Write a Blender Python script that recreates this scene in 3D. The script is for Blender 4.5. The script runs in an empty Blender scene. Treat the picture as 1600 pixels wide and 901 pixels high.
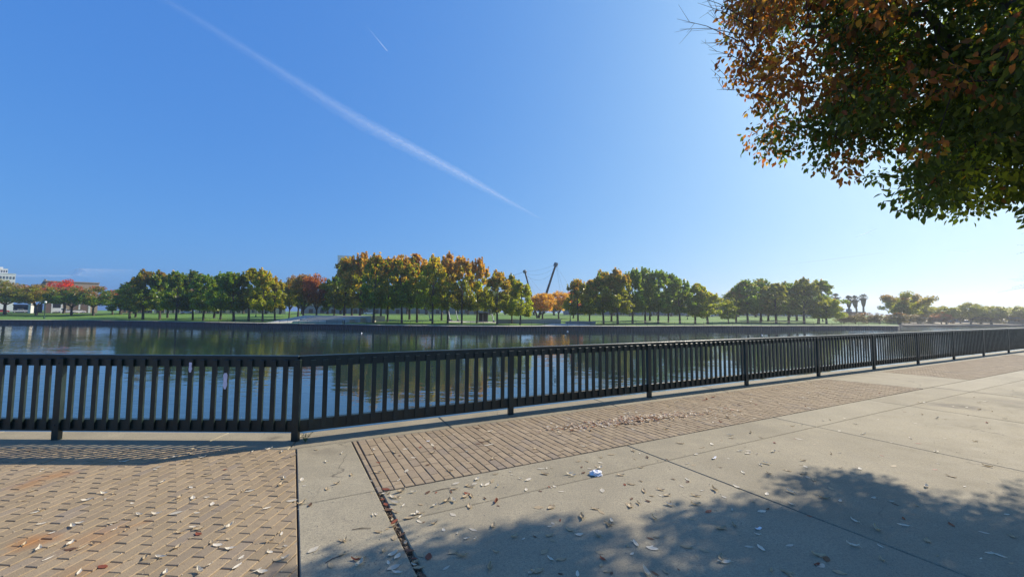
import bpy, bmesh, math, random
import numpy as np
from mathutils import Vector, Matrix
R = math.radians
random.seed(7); rng = np.random.default_rng(11)

# ------------------------------------------------------------------ camera, sky, sun, exposure
F, CAMH, PITCH, ROLL = 620.0, 1.70, R(3.37), R(0.35)
SUN_EL, SUN_AZX = R(35.5), R(33.5)            # elevation, angle from +X towards +Y
scn = bpy.context.scene
cd = bpy.data.cameras.new('camera'); cam = bpy.data.objects.new('camera', cd); scn.collection.objects.link(cam)
cd.sensor_width = 36; cd.lens = F/1600*36; cd.clip_start = 0.05; cd.clip_end = 90000
_f = Vector((0, math.cos(PITCH), math.sin(PITCH))); _r0 = Vector((1, 0, 0)); _u0 = _r0.cross(_f)
_r = _r0*math.cos(ROLL) + _u0*math.sin(ROLL); _u = _u0*math.cos(ROLL) - _r0*math.sin(ROLL)
CAM = Vector((0, 0, CAMH))
M3 = Matrix((_r, _u, -_f)).transposed()
cam.matrix_world = Matrix.Translation(CAM) @ M3.to_4x4()
scn.camera = cam
w = bpy.data.worlds.new('World'); scn.world = w; w.use_nodes = True
wn = w.node_tree.nodes; wl = w.node_tree.links
sky = wn.new('ShaderNodeTexSky'); sky.sky_type = 'NISHITA'; sky.sun_disc = False
sky.sun_elevation = SUN_EL; sky.sun_rotation = R(90)-SUN_AZX
sky.air_density = 0.7; sky.dust_density = 2.0; sky.ozone_density = 3.0; sky.altitude = 0
wn['Background'].inputs['Strength'].default_value = 0.145
# the phone camera's colour response, the same for every direction of the sky
ssep = wn.new('ShaderNodeSeparateColor'); scmb = wn.new('ShaderNodeCombineColor'); wl.new(sky.outputs[0], ssep.inputs[0])
for i_, (k_, g_) in enumerate(((.46, .70), (1.17, .50), (2.95, .24))):
    pw = wn.new('ShaderNodeMath'); pw.operation = 'POWER'; pw.inputs[1].default_value = g_; wl.new(ssep.outputs[i_], pw.inputs[0])
    mu = wn.new('ShaderNodeMath'); mu.operation = 'MULTIPLY'; mu.inputs[1].default_value = k_; wl.new(pw.outputs[0], mu.inputs[0]); wl.new(mu.outputs[0], scmb.inputs[i_])
wl.new(scmb.outputs[0], wn['Background'].inputs['Color'])
sd = bpy.data.lights.new('sun', 'SUN'); sd.energy = 5.0; sd.angle = R(0.53); sd.color = (1.0, 0.90, 0.75)
sun = bpy.data.objects.new('sun', sd); scn.collection.objects.link(sun)
SUNV = Vector((math.cos(SUN_EL)*math.cos(SUN_AZX), math.cos(SUN_EL)*math.sin(SUN_AZX), math.sin(SUN_EL)))
sun.rotation_euler = SUNV.to_track_quat('Z', 'Y').to_euler(); sun.location = (0, 0, 60)
scn.view_settings.view_transform = 'Standard'; scn.view_settings.look = 'None'
scn.view_settings.gamma = 1; scn.view_settings.exposure = 0.42
scn.cycles.max_bounces = 8; scn.cycles.transparent_max_bounces = 12; scn.cycles.volume_bounces = 0
scn.cycles.sample_clamp_indirect = 6

# ------------------------------------------------------------------ pixel <-> place
def proj(p):
    d = Vector(p)-CAM; z = d.dot(_f)
    return (800+F*d.dot(_r)/z, 450.5-F*d.dot(_u)/z, z)
def ray(px, py): return _f + _r*((px-800)/F) - _u*((py-450.5)/F)
def gnd(px, py, z=0.0):
    d = ray(px, py); return CAM + d*((z-CAMH)/d.z)
def at_dist(px, py, D):                        # point on the ray at horizontal distance D
    d = ray(px, py); return CAM + d*(D/math.hypot(d.x, d.y))

# ------------------------------------------------------------------ mesh helpers
COL = scn.collection
class MB:
    def __init__(s): s.v = []; s.f = []
    def add(s, vs, fs):
        o = len(s.v); s.v += [tuple(p) for p in vs]; s.f += [tuple(i+o for i in f) for f in fs]; return s
    def box(s, c, size, rz=0, tilt=None):
        hx, hy, hz = size[0]/2, size[1]/2, size[2]/2
        m = Matrix.Rotation(rz, 3, 'Z')
        if tilt is not None: m = tilt
        vs = [Vector(c)+m @ Vector((x*hx, y*hy, z*hz)) for z in (-1, 1) for x, y in ((-1, -1), (1, -1), (1, 1), (-1, 1))]
        return s.add(vs, [(3, 2, 1, 0), (4, 5, 6, 7), (0, 1, 5, 4), (1, 2, 6, 5), (2, 3, 7, 6), (3, 0, 4, 7)])
    def tube(s, pts, rad, n=6, cap=True):
        pts = [Vector(p) for p in pts]
        if not hasattr(rad, '__len__'): rad = [rad]*len(pts)
        rings = []
        for i, p in enumerate(pts):
            d = (pts[min(i+1, len(pts)-1)]-pts[max(i-1, 0)]).normalized()
            a = d.cross(Vector((0, 0, 1)) if abs(d.z) < .9 else Vector((1, 0, 0))).normalized(); b = d.cross(a)
            rings.append([p+(a*math.cos(k*2*math.pi/n)+b*math.sin(k*2*math.pi/n))*rad[i] for k in range(n)])
        vs = [v for r_ in rings for v in r_]; fs = []
        for i in range(len(pts)-1):
            for k in range(n):
                fs.append((i*n+k, i*n+(k+1) % n, (i+1)*n+(k+1) % n, (i+1)*n+k))
        if cap: fs += [tuple(range(n-1, -1, -1)), tuple((len(pts)-1)*n+k for k in range(n))]
        return s.add(vs, fs)
    def lathe(s, c, prof, n=12):
        vs = []; fs = []
        for r_, z in prof:
            vs += [Vector(c)+Vector((r_*math.cos(k*2*math.pi/n), r_*math.sin(k*2*math.pi/n), z)) for k in range(n)]
        for i in range(len(prof)-1):
            for k in range(n): fs.append((i*n+k, i*n+(k+1) % n, (i+1)*n+(k+1) % n, (i+1)*n+k))
        fs += [tuple(range(n-1, -1, -1)), tuple((len(prof)-1)*n+k for k in range(n))]
        return s.add(vs, fs)
    def prism(s, poly, z0, z1):
        n = len(poly)
        vs = [(p[0], p[1], z0) for p in poly]+[(p[0], p[1], z1) for p in poly]
        return s.add(vs, [tuple(range(n-1, -1, -1)), tuple(range(n, 2*n))]+[(k, (k+1) % n, n+(k+1) % n, n+k) for k in range(n)])
    def paver(s, poly, z0, z1, ch=.006, dz=.005):    # convex slab with a chamfered top edge
        n = len(poly); c = Vector((sum(p[0] for p in poly)/n, sum(p[1] for p in poly)/n))
        ins = inset(poly, ch)
        vs = [(p[0], p[1], z0) for p in poly]+[(p[0], p[1], z1-dz) for p in poly]+[(p[0], p[1], z1) for p in ins]
        fs = [tuple(range(2*n, 3*n))]
        for k in range(n):
            j = (k+1) % n
            fs += [(k, j, n+j, n+k), (n+k, n+j, 2*n+j, 2*n+k)]
        return s.add(vs, fs)
    def mesh(s, name, m, smooth=False):
        me = bpy.data.meshes.new(name); me.from_pydata(s.v, [], s.f); me.update()
        for mm in (m if isinstance(m, (list, tuple)) else [m]): me.materials.append(mm)
        if smooth:
            for p in me.polygons: p.use_smooth = True
        return me
    def obj(s, name, m, parent=None, smooth=False): return link(name, s.mesh(name, m, smooth), parent)
def inset(poly, d):
    n = len(poly); out = []
    for k in range(n):
        a, b, c = Vector(poly[k-1][:2]), Vector(poly[k][:2]), Vector(poly[(k+1) % n][:2])
        e1 = (b-a).normalized(); e2 = (c-b).normalized()
        n1 = Vector((-e1.y, e1.x)); n2 = Vector((-e2.y, e2.x))
        m = n1+n2; q = m.dot(n1)
        out.append(b+m*(d/max(q, .25)))
    return out
def clip_half(poly, p, n):                         # keep the side where (x-p).n >= 0
    out = []
    for k in range(len(poly)):
        a, b = Vector(poly[k-1]), Vector(poly[k]); da, db = (a-p).dot(n), (b-p).dot(n)
        if da*db < 0: out.append(a+(b-a)*(da/(da-db)))
        if db >= 0: out.append(b)
    return out
def link(name, me, parent=None):
    o = bpy.data.objects.new(name, me); COL.objects.link(o)
    if parent: o.parent = parent
    return o
def tag(o, label, cat, group=None):
    o['label'] = label; o['category'] = cat
    if group: o['group'] = group
    return o
def thing(name, label, cat, loc=(0, 0, 0), rz=0, group=None):
    o = bpy.data.objects.new(name, None); COL.objects.link(o); o.empty_display_size = .2
    o.location = loc; o.rotation_euler = (0, 0, rz); return tag(o, label, cat, group)
def struct(o): o['kind'] = 'structure'; return o
def stuff(o): o['kind'] = 'stuff'; return o
def np_mesh(name, V, faces_n, idx, m, cols=None, extra=None):
    me = bpy.data.meshes.new(name); nf = len(idx)//faces_n
    me.vertices.add(len(V)); me.vertices.foreach_set('co', np.asarray(V, np.float32).ravel())
    me.loops.add(len(idx)); me.loops.foreach_set('vertex_index', np.asarray(idx, np.int32))
    me.polygons.add(nf); me.polygons.foreach_set('loop_start', np.arange(0, nf*faces_n, faces_n, dtype=np.int32))
    me.update(calc_edges=True); me.validate()
    if cols is not None:
        a = me.color_attributes.new('col', 'FLOAT_COLOR', 'POINT')
        a.data.foreach_set('color', np.asarray(cols, np.float32).ravel())
    me.materials.append(m); return me

# ------------------------------------------------------------------ materials
def newmat(name):
    m = bpy.data.materials.new(name); m.use_nodes = True
    nt = m.node_tree; return m, nt.nodes, nt.links, nt.nodes['Principled BSDF']
def ramp(N, L, src, stops):
    r_ = N.new('ShaderNodeValToRGB'); e = r_.color_ramp.elements
    while len(e) < len(stops): e.new(.5)
    for k, (p, c) in enumerate(stops):
        e[k].position = p; e[k].color = (c[0], c[1], c[2], 1) if hasattr(c, '__len__') else (c, c, c, 1)
    L.new(src, r_.inputs[0]); return r_.outputs[0]
def noise(N, L, vec, scale, detail=6, rough=.6, dim='3D'):
    n = N.new('ShaderNodeTexNoise'); n.inputs['Scale'].default_value = scale; n.inputs['Detail'].default_value = detail
    n.inputs['Roughness'].default_value = rough
    if vec is not None: L.new(vec, n.inputs['Vector'])
    return n.outputs['Fac']
def mixc(N, L, fac, a, b, mode='MIX'):
    m = N.new('ShaderNodeMix'); m.data_type = 'RGBA'; m.blend_type = mode
    for s, v in ((m.inputs[0], fac), (m.inputs[6], a), (m.inputs[7], b)):
        if isinstance(v, bpy.types.NodeSocket): L.new(v, s)
        elif hasattr(v, '__len__'): s.default_value = (v[0], v[1], v[2], 1)
        else: s.default_value = v
    return m.outputs[2]
def math_(N, L, op, a, b=0.0, clamp=False):
    m = N.new('ShaderNodeMath'); m.operation = op; m.use_clamp = clamp
    for s, v in ((m.inputs[0], a), (m.inputs[1], b)):
        if isinstance(v, bpy.types.NodeSocket): L.new(v, s)
        else: s.default_value = v
    return m.outputs[0]
def bump(N, L, B, h, strength=.3, dist=.01):
    b = N.new('ShaderNodeBump'); b.inputs['Strength'].default_value = strength; b.inputs['Distance'].default_value = dist
    L.new(h, b.inputs['Height']); L.new(b.outputs[0], B.inputs['Normal'])
def pos(N): return N.new('ShaderNodeNewGeometry').outputs['Position']
def objco(N): return N.new('ShaderNodeTexCoord').outputs['Object']

def pm(name, col, rough=.75, var=.18, scale=3.0, bscale=40, bstr=.25, bdist=.004, metal=0.0, spec=None, world=False):
    m, N, L, B = newmat(name)
    v = pos(N) if world else objco(N)
    n1 = noise(N, L, v, scale, 5); n2 = noise(N, L, v, scale*9, 3)
    c = Vector(col)
    k = mixc(N, L, ramp(N, L, n1, [(.3, 0.0), (.7, 1.0)]), c*(1-var), c*(1+var*.7))
    k = mixc(N, L, .35, k, mixc(N, L, n2, c*(1-var), c*(1+var)))
    L.new(k, B.inputs['Base Color']); B.inputs['Roughness'].default_value = rough; B.inputs['Metallic'].default_value = metal
    if spec is not None: B.inputs['Specular IOR Level'].default_value = spec
    if bstr: bump(N, L, B, noise(N, L, v, bscale, 4), bstr, bdist)
    return m

def mat_concrete():
    m, N, L, B = newmat('concrete'); p = pos(N)
    oi = N.new('ShaderNodeObjectInfo')
    big = noise(N, L, p, .9, 5, .6); mid = noise(N, L, p, 5, 6, .65); fine = noise(N, L, p, 90, 3, .7); spk = noise(N, L, p, 260, 2, .5)
    c = mixc(N, L, ramp(N, L, big, [(.36, 0.0), (.64, 1.0)]), (.25, .212, .135), (.405, .345, .225))
    c = mixc(N, L, ramp(N, L, mid, [(.35, .55), (.62, 0.0)]), c, (.215, .183, .118))
    c = mixc(N, L, math_(N, L, 'MULTIPLY', oi.outputs['Random'], .42), c, (.42, .37, .26))
    c = mixc(N, L, ramp(N, L, fine, [(.36, .65), (.54, 0.0)]), c, (.14, .12, .09))
    gr2 = noise(N, L, p, 38, 4, .75)
    c = mixc(N, L, ramp(N, L, gr2, [(.36, .55), (.55, 0.0)]), c, (.19, .165, .125))
    c = mixc(N, L, ramp(N, L, spk, [(.58, 0.0), (.70, .65)]), c, (.53, .475, .345))
    for (x, y, r_, k) in [tuple(gnd(*q_[:2]).xy)+q_[2:] for q_ in ((1505, 635, .38, .8), (1470, 632, .3, .6), (1580, 628, .5, .4), (430, 683, .12, .6), (505, 705, .2, .25))]:
        d = N.new('ShaderNodeVectorMath'); d.operation = 'DISTANCE'; L.new(p, d.inputs[0]); d.inputs[1].default_value = (x, y, 0)
        q = math_(N, L, 'ADD', d.outputs['Value'], math_(N, L, 'MULTIPLY', math_(N, L, 'SUBTRACT', noise(N, L, p, 5, 5), .5), r_*1.7))
        c = mixc(N, L, ramp(N, L, math_(N, L, 'DIVIDE', q, r_), [(.2, k), (1.0, 0.0)]), c, (.10, .085, .065))
    # drips and dark tyre and damp stains with their own shapes
    st = noise(N, L, p, 1.3, 9, .78)
    c = mixc(N, L, ramp(N, L, st, [(.60, 0.0), (.70, .45)]), c, (.165, .14, .095))
    vo = N.new('ShaderNodeTexVoronoi'); vo.feature = 'DISTANCE_TO_EDGE'; vo.inputs['Scale'].default_value = .42
    wv = N.new('ShaderNodeVectorMath'); wv.operation = 'ADD'; L.new(p, wv.inputs[0])
    nv = N.new('ShaderNodeTexNoise'); nv.inputs['Scale'].default_value = 2.2; nv.inputs['Detail'].default_value = 6; L.new(p, nv.inputs['Vector'])
    sc_ = N.new('ShaderNodeVectorMath'); sc_.operation = 'SCALE'; sc_.inputs['Scale'].default_value = .5; L.new(nv.outputs['Color'], sc_.inputs[0]); L.new(sc_.outputs[0], wv.inputs[1])
    L.new(wv.outputs[0], vo.inputs['Vector'])
    crk = math_(N, L, 'MULTIPLY', ramp(N, L, vo.outputs['Distance'], [(.0, 1.0), (.0016, 0.0)]), ramp(N, L, noise(N, L, p, .55, 3), [(.52, 0.0), (.6, .8)]))
    c = mixc(N, L, crk, c, (.07, .06, .045))
    gum = N.new('ShaderNodeTexVoronoi'); gum.inputs['Scale'].default_value = 2.6; L.new(p, gum.inputs['Vector'])
    gs = N.new('ShaderNodeSeparateColor'); L.new(gum.outputs['Color'], gs.inputs[0])
    gm_ = math_(N, L, 'MULTIPLY', ramp(N, L, gum.outputs['Distance'], [(.025, 1.0), (.045, 0.0)]), ramp(N, L, gs.outputs[0], [(.62, 0.0), (.66, .75)]))
    c = mixc(N, L, gm_, c, (.10, .09, .075))
    L.new(c, B.inputs['Base Color'])
    L.new(ramp(N, L, mid, [(.3, .78), (.7, .92)]), B.inputs['Roughness']); B.inputs['Specular IOR Level'].default_value = .3
    h = math_(N, L, 'ADD', math_(N, L, 'MULTIPLY', fine, .6), math_(N, L, 'MULTIPLY', mid, 1.2))
    bump(N, L, B, h, .35, .004); return m
def mat_brick(name, c0, c1, stains=()):
    m, N, L, B = newmat(name); p = pos(N); oi = N.new('ShaderNodeObjectInfo')
    at = N.new('ShaderNodeAttribute'); at.attribute_name = 'col'
    sep = N.new('ShaderNodeSeparateColor'); L.new(at.outputs['Color'], sep.inputs[0])
    rnd = math_(N, L, 'FRACT', math_(N, L, 'ADD', oi.outputs['Random'], sep.outputs[0]))
    c = mixc(N, L, rnd, c0, c1)
    rnd2 = math_(N, L, 'FRACT', math_(N, L, 'MULTIPLY', rnd, 7.31))
    c = mixc(N, L, ramp(N, L, rnd2, [(.80, 0.0), (1.0, .55)]), c, (.19, .165, .145))
    big = noise(N, L, p, 1.1, 5, .6); fine = noise(N, L, p, 130, 4, .7); mid = noise(N, L, p, 14, 4, .6)
    c = mixc(N, L, ramp(N, L, big, [(.35, .4), (.6, 0.0)]), c, (.31, .235, .145))
    c = mixc(N, L, ramp(N, L, mid, [(.3, .35), (.5, 0.0)]), c, (.20, .15, .11))
    c = mixc(N, L, ramp(N, L, fine, [(.35, .5), (.52, 0.0)]), c, (.12, .09, .07))
    c = mixc(N, L, ramp(N, L, fine, [(.6, 0.0), (.75, .4)]), c, (.46, .39, .30))
    for (x, y, r_, k) in stains:                    # rust stains
        d = N.new('ShaderNodeVectorMath'); d.operation = 'DISTANCE'; L.new(p, d.inputs[0]); d.inputs[1].default_value = (x, y, 0)
        q = math_(N, L, 'ADD', d.outputs['Value'], math_(N, L, 'MULTIPLY', math_(N, L, 'SUBTRACT', noise(N, L, p, 6, 5), .5), r_*1.7))
        c = mixc(N, L, ramp(N, L, math_(N, L, 'DIVIDE', q, r_), [(.15, k), (1.0, 0.0)]), c, (.33, .145, .045))
    L.new(c, B.inputs['Base Color']); B.inputs['Roughness'].default_value = .88; B.inputs['Specular IOR Level'].default_value = .25
    bump(N, L, B, fine, .45, .003); return m
def mat_water():
    m, N, L, B = newmat('water'); p = pos(N)
    def nz(sx, sy, sc, det, rot):
        mp = N.new('ShaderNodeMapping'); mp.inputs['Scale'].default_value = (sx, sy, 1); mp.inputs['Rotation'].default_value = (0, 0, R(rot))
        L.new(p, mp.inputs['Vector']); n = N.new('ShaderNodeTexNoise'); n.inputs['Scale'].default_value = sc
        n.inputs['Detail'].default_value = det; n.inputs['Roughness'].default_value = .45
        n.inputs['Distortion'].default_value = .3
        L.new(mp.outputs[0], n.inputs['Vector']); return n.outputs['Fac']
    a = nz(.55, 1.0, 1.3, 2, 8); b = nz(.6, 1.0, 3.6, 2, -14); c = nz(.4, 1.0, .38, 2, 4)
    gust = ramp(N, L, noise(N, L, p, .045, 3, .6), [(.38, .35), (.66, 1.0)])
    h = math_(N, L, 'ADD', math_(N, L, 'MULTIPLY', a, .55), math_(N, L, 'MULTIPLY', b, .16))
    h = math_(N, L, 'ADD', h, math_(N, L, 'MULTIPLY', c, .9))
    sx_ = N.new('ShaderNodeSeparateXYZ'); L.new(p, sx_.inputs[0])     # the inlet lies open to the wind
    ruf = math_(N, L, 'MULTIPLY', math_(N, L, 'SUBTRACT', sx_.outputs[0], 55.0), .03, True)
    h = math_(N, L, 'MULTIPLY', h, math_(N, L, 'ADD', gust, math_(N, L, 'MULTIPLY', ruf, 4.0)))
    B.inputs['Base Color'].default_value = (.018, .038, .034, 1)
    B.inputs['Roughness'].default_value = .04; B.inputs['IOR'].default_value = 2.0
    bump(N, L, B, h, 1.0, .042); return m
def mat_leaf_near():
    m, N, L, B = newmat('tree_leaf')
    at = N.new('ShaderNodeAttribute'); at.attribute_name = 'col'
    n = noise(N, L, objco(N), 35, 3)
    c = mixc(N, L, math_(N, L, 'MULTIPLY', n, .5), at.outputs['Color'], (.12, .08, .02))
    L.new(c, B.inputs['Base Color']); B.inputs['Roughness'].default_value = .5
    t = N.new('ShaderNodeBsdfTranslucent'); L.new(mixc(N, L, 1.0, at.outputs['Color'], (2.4, 2.3, 1.2), 'MULTIPLY'), t.inputs['Color'])
    mx = N.new('ShaderNodeMixShader'); mx.inputs[0].default_value = .58
    L.new(B.outputs[0], mx.inputs[1]); L.new(t.outputs[0], mx.inputs[2]); L.new(mx.outputs[0], N['Material Output'].inputs['Surface'])
    return m
def mat_leaf_far():
    m, N, L, B = newmat('far_foliage')
    def oa(nm):
        a = N.new('ShaderNodeAttribute'); a.attribute_type = 'OBJECT'; a.attribute_name = nm; return a
    tint = oa('tint').outputs['Color']; aut = oa('autumn').outputs['Color']; turn = oa('turn').outputs['Fac']
    at = N.new('ShaderNodeAttribute'); at.attribute_name = 'col'
    sep = N.new('ShaderNodeSeparateColor'); L.new(at.outputs['Color'], sep.inputs[0])
    rnd, zz, cl = sep.outputs[0], sep.outputs[1], sep.outputs[2]
    # upper and outer leaves turn first, clump by clump
    q = math_(N, L, 'ADD', math_(N, L, 'MULTIPLY', zz, 1.2), math_(N, L, 'MULTIPLY', math_(N, L, 'SUBTRACT', cl, .5), .7))
    q = math_(N, L, 'ADD', q, math_(N, L, 'MULTIPLY', math_(N, L, 'SUBTRACT', rnd, .5), .55))
    q = math_(N, L, 'ADD', q, math_(N, L, 'SUBTRACT', math_(N, L, 'MULTIPLY', turn, 1.9), 1.72))
    f = math_(N, L, 'MULTIPLY', q, 2.2, True)
    base = mixc(N, L, rnd, mixc(N, L, 1.0, tint, (.62, .66, .6), 'MULTIPLY'), mixc(N, L, 1.0, tint, (1.5, 1.42, 1.1), 'MULTIPLY'))
    base = mixc(N, L, ramp(N, L, cl, [(.62, 0.0), (.95, .6)]), base, (.17, .155, .025))
    c = mixc(N, L, f, base, mixc(N, L, rnd, mixc(N, L, 1.0, aut, (.6, .55, .6), 'MULTIPLY'), aut))
    L.new(c, B.inputs['Base Color']); B.inputs['Roughness'].default_value = .38; B.inputs['Specular IOR Level'].default_value = .5
    t = N.new('ShaderNodeBsdfTranslucent'); L.new(mixc(N, L, 1.0, c, (2.1, 2.2, .9), 'MULTIPLY'), t.inputs['Color'])
    mx = N.new('ShaderNodeMixShader'); mx.inputs[0].default_value = .56
    L.new(B.outputs[0], mx.inputs[1]); L.new(t.outputs[0], mx.inputs[2]); L.new(mx.outputs[0], N['Material Output'].inputs['Surface'])
    return m
def mat_fallen():
    m, N, L, B = newmat('dry_leaf'); oi = N.new('ShaderNodeObjectInfo')
    at = N.new('ShaderNodeAttribute'); at.attribute_name = 'col'
    n = noise(N, L, objco(N), 60, 4)
    c = mixc(N, L, math_(N, L, 'MULTIPLY', n, .55), at.outputs['Color'], mixc(N, L, 1.0, at.outputs['Color'], (.45, .36, .3), 'MULTIPLY'))
    L.new(c, B.inputs['Base Color']); B.inputs['Roughness'].default_value = .6
    t = N.new('ShaderNodeBsdfTranslucent'); L.new(at.outputs['Color'], t.inputs['Color'])
    mx = N.new('ShaderNodeMixShader'); mx.inputs[0].default_value = .25
    L.new(B.outputs[0], mx.inputs[1]); L.new(t.outputs[0], mx.inputs[2]); L.new(mx.outputs[0], N['Material Output'].inputs['Surface'])
    return m
def mat_grass():
    m, N, L, B = newmat('grass'); p = pos(N)
    c = mixc(N, L, ramp(N, L, noise(N, L, p, .08, 5), [(.3, 0.0), (.7, 1.0)]), (.085, .20, .012), (.15, .28, .020))
    c = mixc(N, L, ramp(N, L, noise(N, L, p, 1.3, 6, .7), [(.35, .6), (.6, 0.0)]), c, (.045, .085, .018))
    c = mixc(N, L, ramp(N, L, noise(N, L, p, .5, 6, .7), [(.64, 0.0), (.76, .45)]), c, (.24, .19, .05))
    L.new(c, B.inputs['Base Color']); B.inputs['Roughness'].default_value = .9
    bump(N, L, B, noise(N, L, p, 9, 4), .8, .12); return m
def mat_cloud(name, dens, sc, stretch):
    m, N, L, B = newmat(name); N.remove(B)
    uv = N.new('ShaderNodeUVMap').outputs[0]
    sp = N.new('ShaderNodeSeparateXYZ'); L.new(uv, sp.inputs[0])
    mp = N.new('ShaderNodeMapping'); mp.inputs['Scale'].default_value = (stretch, 1, 1); L.new(uv, mp.inputs['Vector'])
    n1 = noise(N, L, mp.outputs[0], sc, 8, .62); n2 = noise(N, L, mp.outputs[0], sc*3.5, 6, .6)
    v = math_(N, L, 'ABSOLUTE', math_(N, L, 'SUBTRACT', math_(N, L, 'MULTIPLY', sp.outputs[1], 2.0), 1.0))
    v = math_(N, L, 'ADD', v, math_(N, L, 'MULTIPLY', math_(N, L, 'SUBTRACT', n1, .5), 1.3))
    prof = ramp(N, L, v, [(.0, 1.0), (.35, .55), (1.0, 0.0)])
    at = N.new('ShaderNodeAttribute'); at.attribute_name = 'col'
    a = math_(N, L, 'MULTIPLY', math_(N, L, 'MULTIPLY', prof, at.outputs['Fac']), ramp(N, L, n2, [(.25, .45), (.7, 1.0)]))
    a = math_(N, L, 'MULTIPLY', a, dens, True)
    d = N.new('ShaderNodeBsdfDiffuse'); d.inputs[0].default_value = (.74, .85, 1.0, 1)
    t = N.new('ShaderNodeBsdfTranslucent'); t.inputs[0].default_value = (.74, .85, 1.0, 1)
    ad = N.new('ShaderNodeMixShader'); L.new(d.outputs[0], ad.inputs[1]); L.new(t.outputs[0], ad.inputs[2]); ad.inputs[0].default_value = .6
    tr = N.new('ShaderNodeBsdfTransparent'); mx = N.new('ShaderNodeMixShader')
    L.new(a, mx.inputs[0]); L.new(tr.outputs[0], mx.inputs[1]); L.new(ad.outputs[0], mx.inputs[2])
    L.new(mx.outputs[0], N['Material Output'].inputs['Surface']); return m

M = dict(
    concrete=mat_concrete(), water=mat_water(), grass=mat_grass(), leaf=mat_leaf_near(), far=mat_leaf_far(), dry=mat_fallen(),
    bed=pm('joint_dirt', (.10, .08, .058), .95, .3, 6), sand=pm('joint_sand', (.30, .25, .18), .95, .25, 20, world=True),
    paint=pm('green_paint', (.014, .030, .024), .33, .35, 4, 60, .15, .002), pale=pm('far_concrete', (.50, .46, .38), .9, .14, .5, 6, .2, .02, world=True),
    pile=pm('sheet_pile', (.075, .062, .068), .8, .3, .6, 5, .3, .02, world=True), bark=pm('bark', (.085, .068, .052), .9, .3, 2, 18, .6, .02),
    pbark=pm('palm_bark', (.16, .13, .10), .9, .3, 2, 18, .6, .02), palm=pm('palm_frond', (.05, .075, .03), .6, .3, 2), thatch=pm('palm_thatch', (.16, .115, .065), .95, .3, 2),
    twig=pm('twig', (.05, .035, .028), .8, .2, 8), iron=pm('dark_iron', (.03, .035, .035), .5, .2, 5), rail=pm('far_rail', (.16, .17, .17), .45, .2, 1),
    globe=pm('lamp_globe', (.85, .85, .82), .3, .03, 1, bstr=0), green=pm('lamp_green', (.03, .08, .05), .5, .2, 3),
    beige=pm('beige_stucco', (.42, .30, .205), .9, .08, .3, 6, .1, .02), tan=pm('tan_stucco', (.45, .26, .15), .9, .12, .3), pink=pm('pale_stucco', (.58, .46, .38), .9, .1, .3),
    white=pm('white_paint', (.74, .72, .68), .7, .05, .5), brown=pm('brown_panel', (.19, .12, .09), .8, .1, .5), blue=pm('blue_grey_wall', (.20, .23, .27), .85, .12, .2),
    dark=pm('dark_opening', (.02, .02, .022), .5, .2, 1), glass=pm('window_glass', (.03, .04, .05), .12, .2, 1, bstr=0), redroof=pm('red_roof', (.28, .11, .075), .9, .15, .5),
    yellow=pm('yellow_panel', (.75, .40, .03), .6, .1, 1), steel=pm('mast_steel', (.045, .028, .03), .5, .2, 1), lite=pm('pale_steel', (.62, .63, .65), .4, .08, 1),
    tyre=pm('tyre', (.02, .02, .02), .9, .2, 3), asphalt=pm('asphalt', (.055, .055, .056), .92, .15, .5, 20, .3, .01, world=True), dryland=pm('dry_ground', (.36, .29, .19), .95, .2, .15, 4, .3, .03, world=True),
    paper=pm('paper', (.84, .82, .80), .8, .04, 8), sticker=pm('sticker', (.75, .70, .78), .6, .1, 20), cable=pm('cable', (.10, .10, .11), .5, .1, 1), weed=pm('weed_leaf', (.09, .15, .03), .6, .3, 20),
    contrail=mat_cloud('contrail', .5, 6.0, 6.0), wisp=mat_cloud('wisp', .5, 3.0, 2.2), feather=pm('feather', (.8, .8, .8), .8, .05, 5))
def mat_paint():
    m, N, L, B = newmat('green_paint'); p = pos(N); v = objco(N)
    n1 = noise(N, L, p, 3.5, 5); n2 = noise(N, L, p, 45, 5, .7); n3 = noise(N, L, p, 11, 6, .7)
    c = mixc(N, L, ramp(N, L, n1, [(.35, 0.0), (.65, 1.0)]), (.007, .016, .013), (.014, .029, .023))
    c = mixc(N, L, ramp(N, L, n2, [(.66, 0.0), (.74, .7)]), c, (.085, .10, .085))
    c = mixc(N, L, ramp(N, L, n3, [(.64, 0.0), (.72, .5)]), c, (.06, .055, .045))
    L.new(c, B.inputs['Base Color']); L.new(ramp(N, L, n3, [(.3, .28), (.7, .55)]), B.inputs['Roughness'])
    bump(N, L, B, n2, .25, .002); return m
M['paint'] = mat_paint()
M['brickL'] = mat_brick('paver_left', (.275, .207, .122), (.36, .272, .165), [tuple(gnd(*p[:2]).xy)+p[2:] for p in ((48, 848, .17, .75), (85, 742, .2, .5), (45, 757, .17, .4), (150, 838, .25, .35), (225, 815, .06, .5), (130, 893, .2, .3))])
M['brickR'] = mat_brick('paver_right', (.285, .215, .132), (.37, .285, .182))

# ------------------------------------------------------------------ near promenade frame
O = Vector((-2.82, 5.34)); ANG = R(26.7)
er = Vector((math.cos(ANG), math.sin(ANG))); ep = Vector((er.y, -er.x))
def W2(s, t): return O + er*s + ep*t
WATER_Z = -2.3
LEFT_Y0, LEFT_Y1 = O.y-.36, O.y+.31            # coping of the left run
# water and lake bed
struct(MB().add([(-700, -60, WATER_Z), (700, -60, WATER_Z), (700, 520, WATER_Z), (-700, 520, WATER_Z)], [(0, 1, 2, 3)]).obj('water', M['water']))
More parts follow.
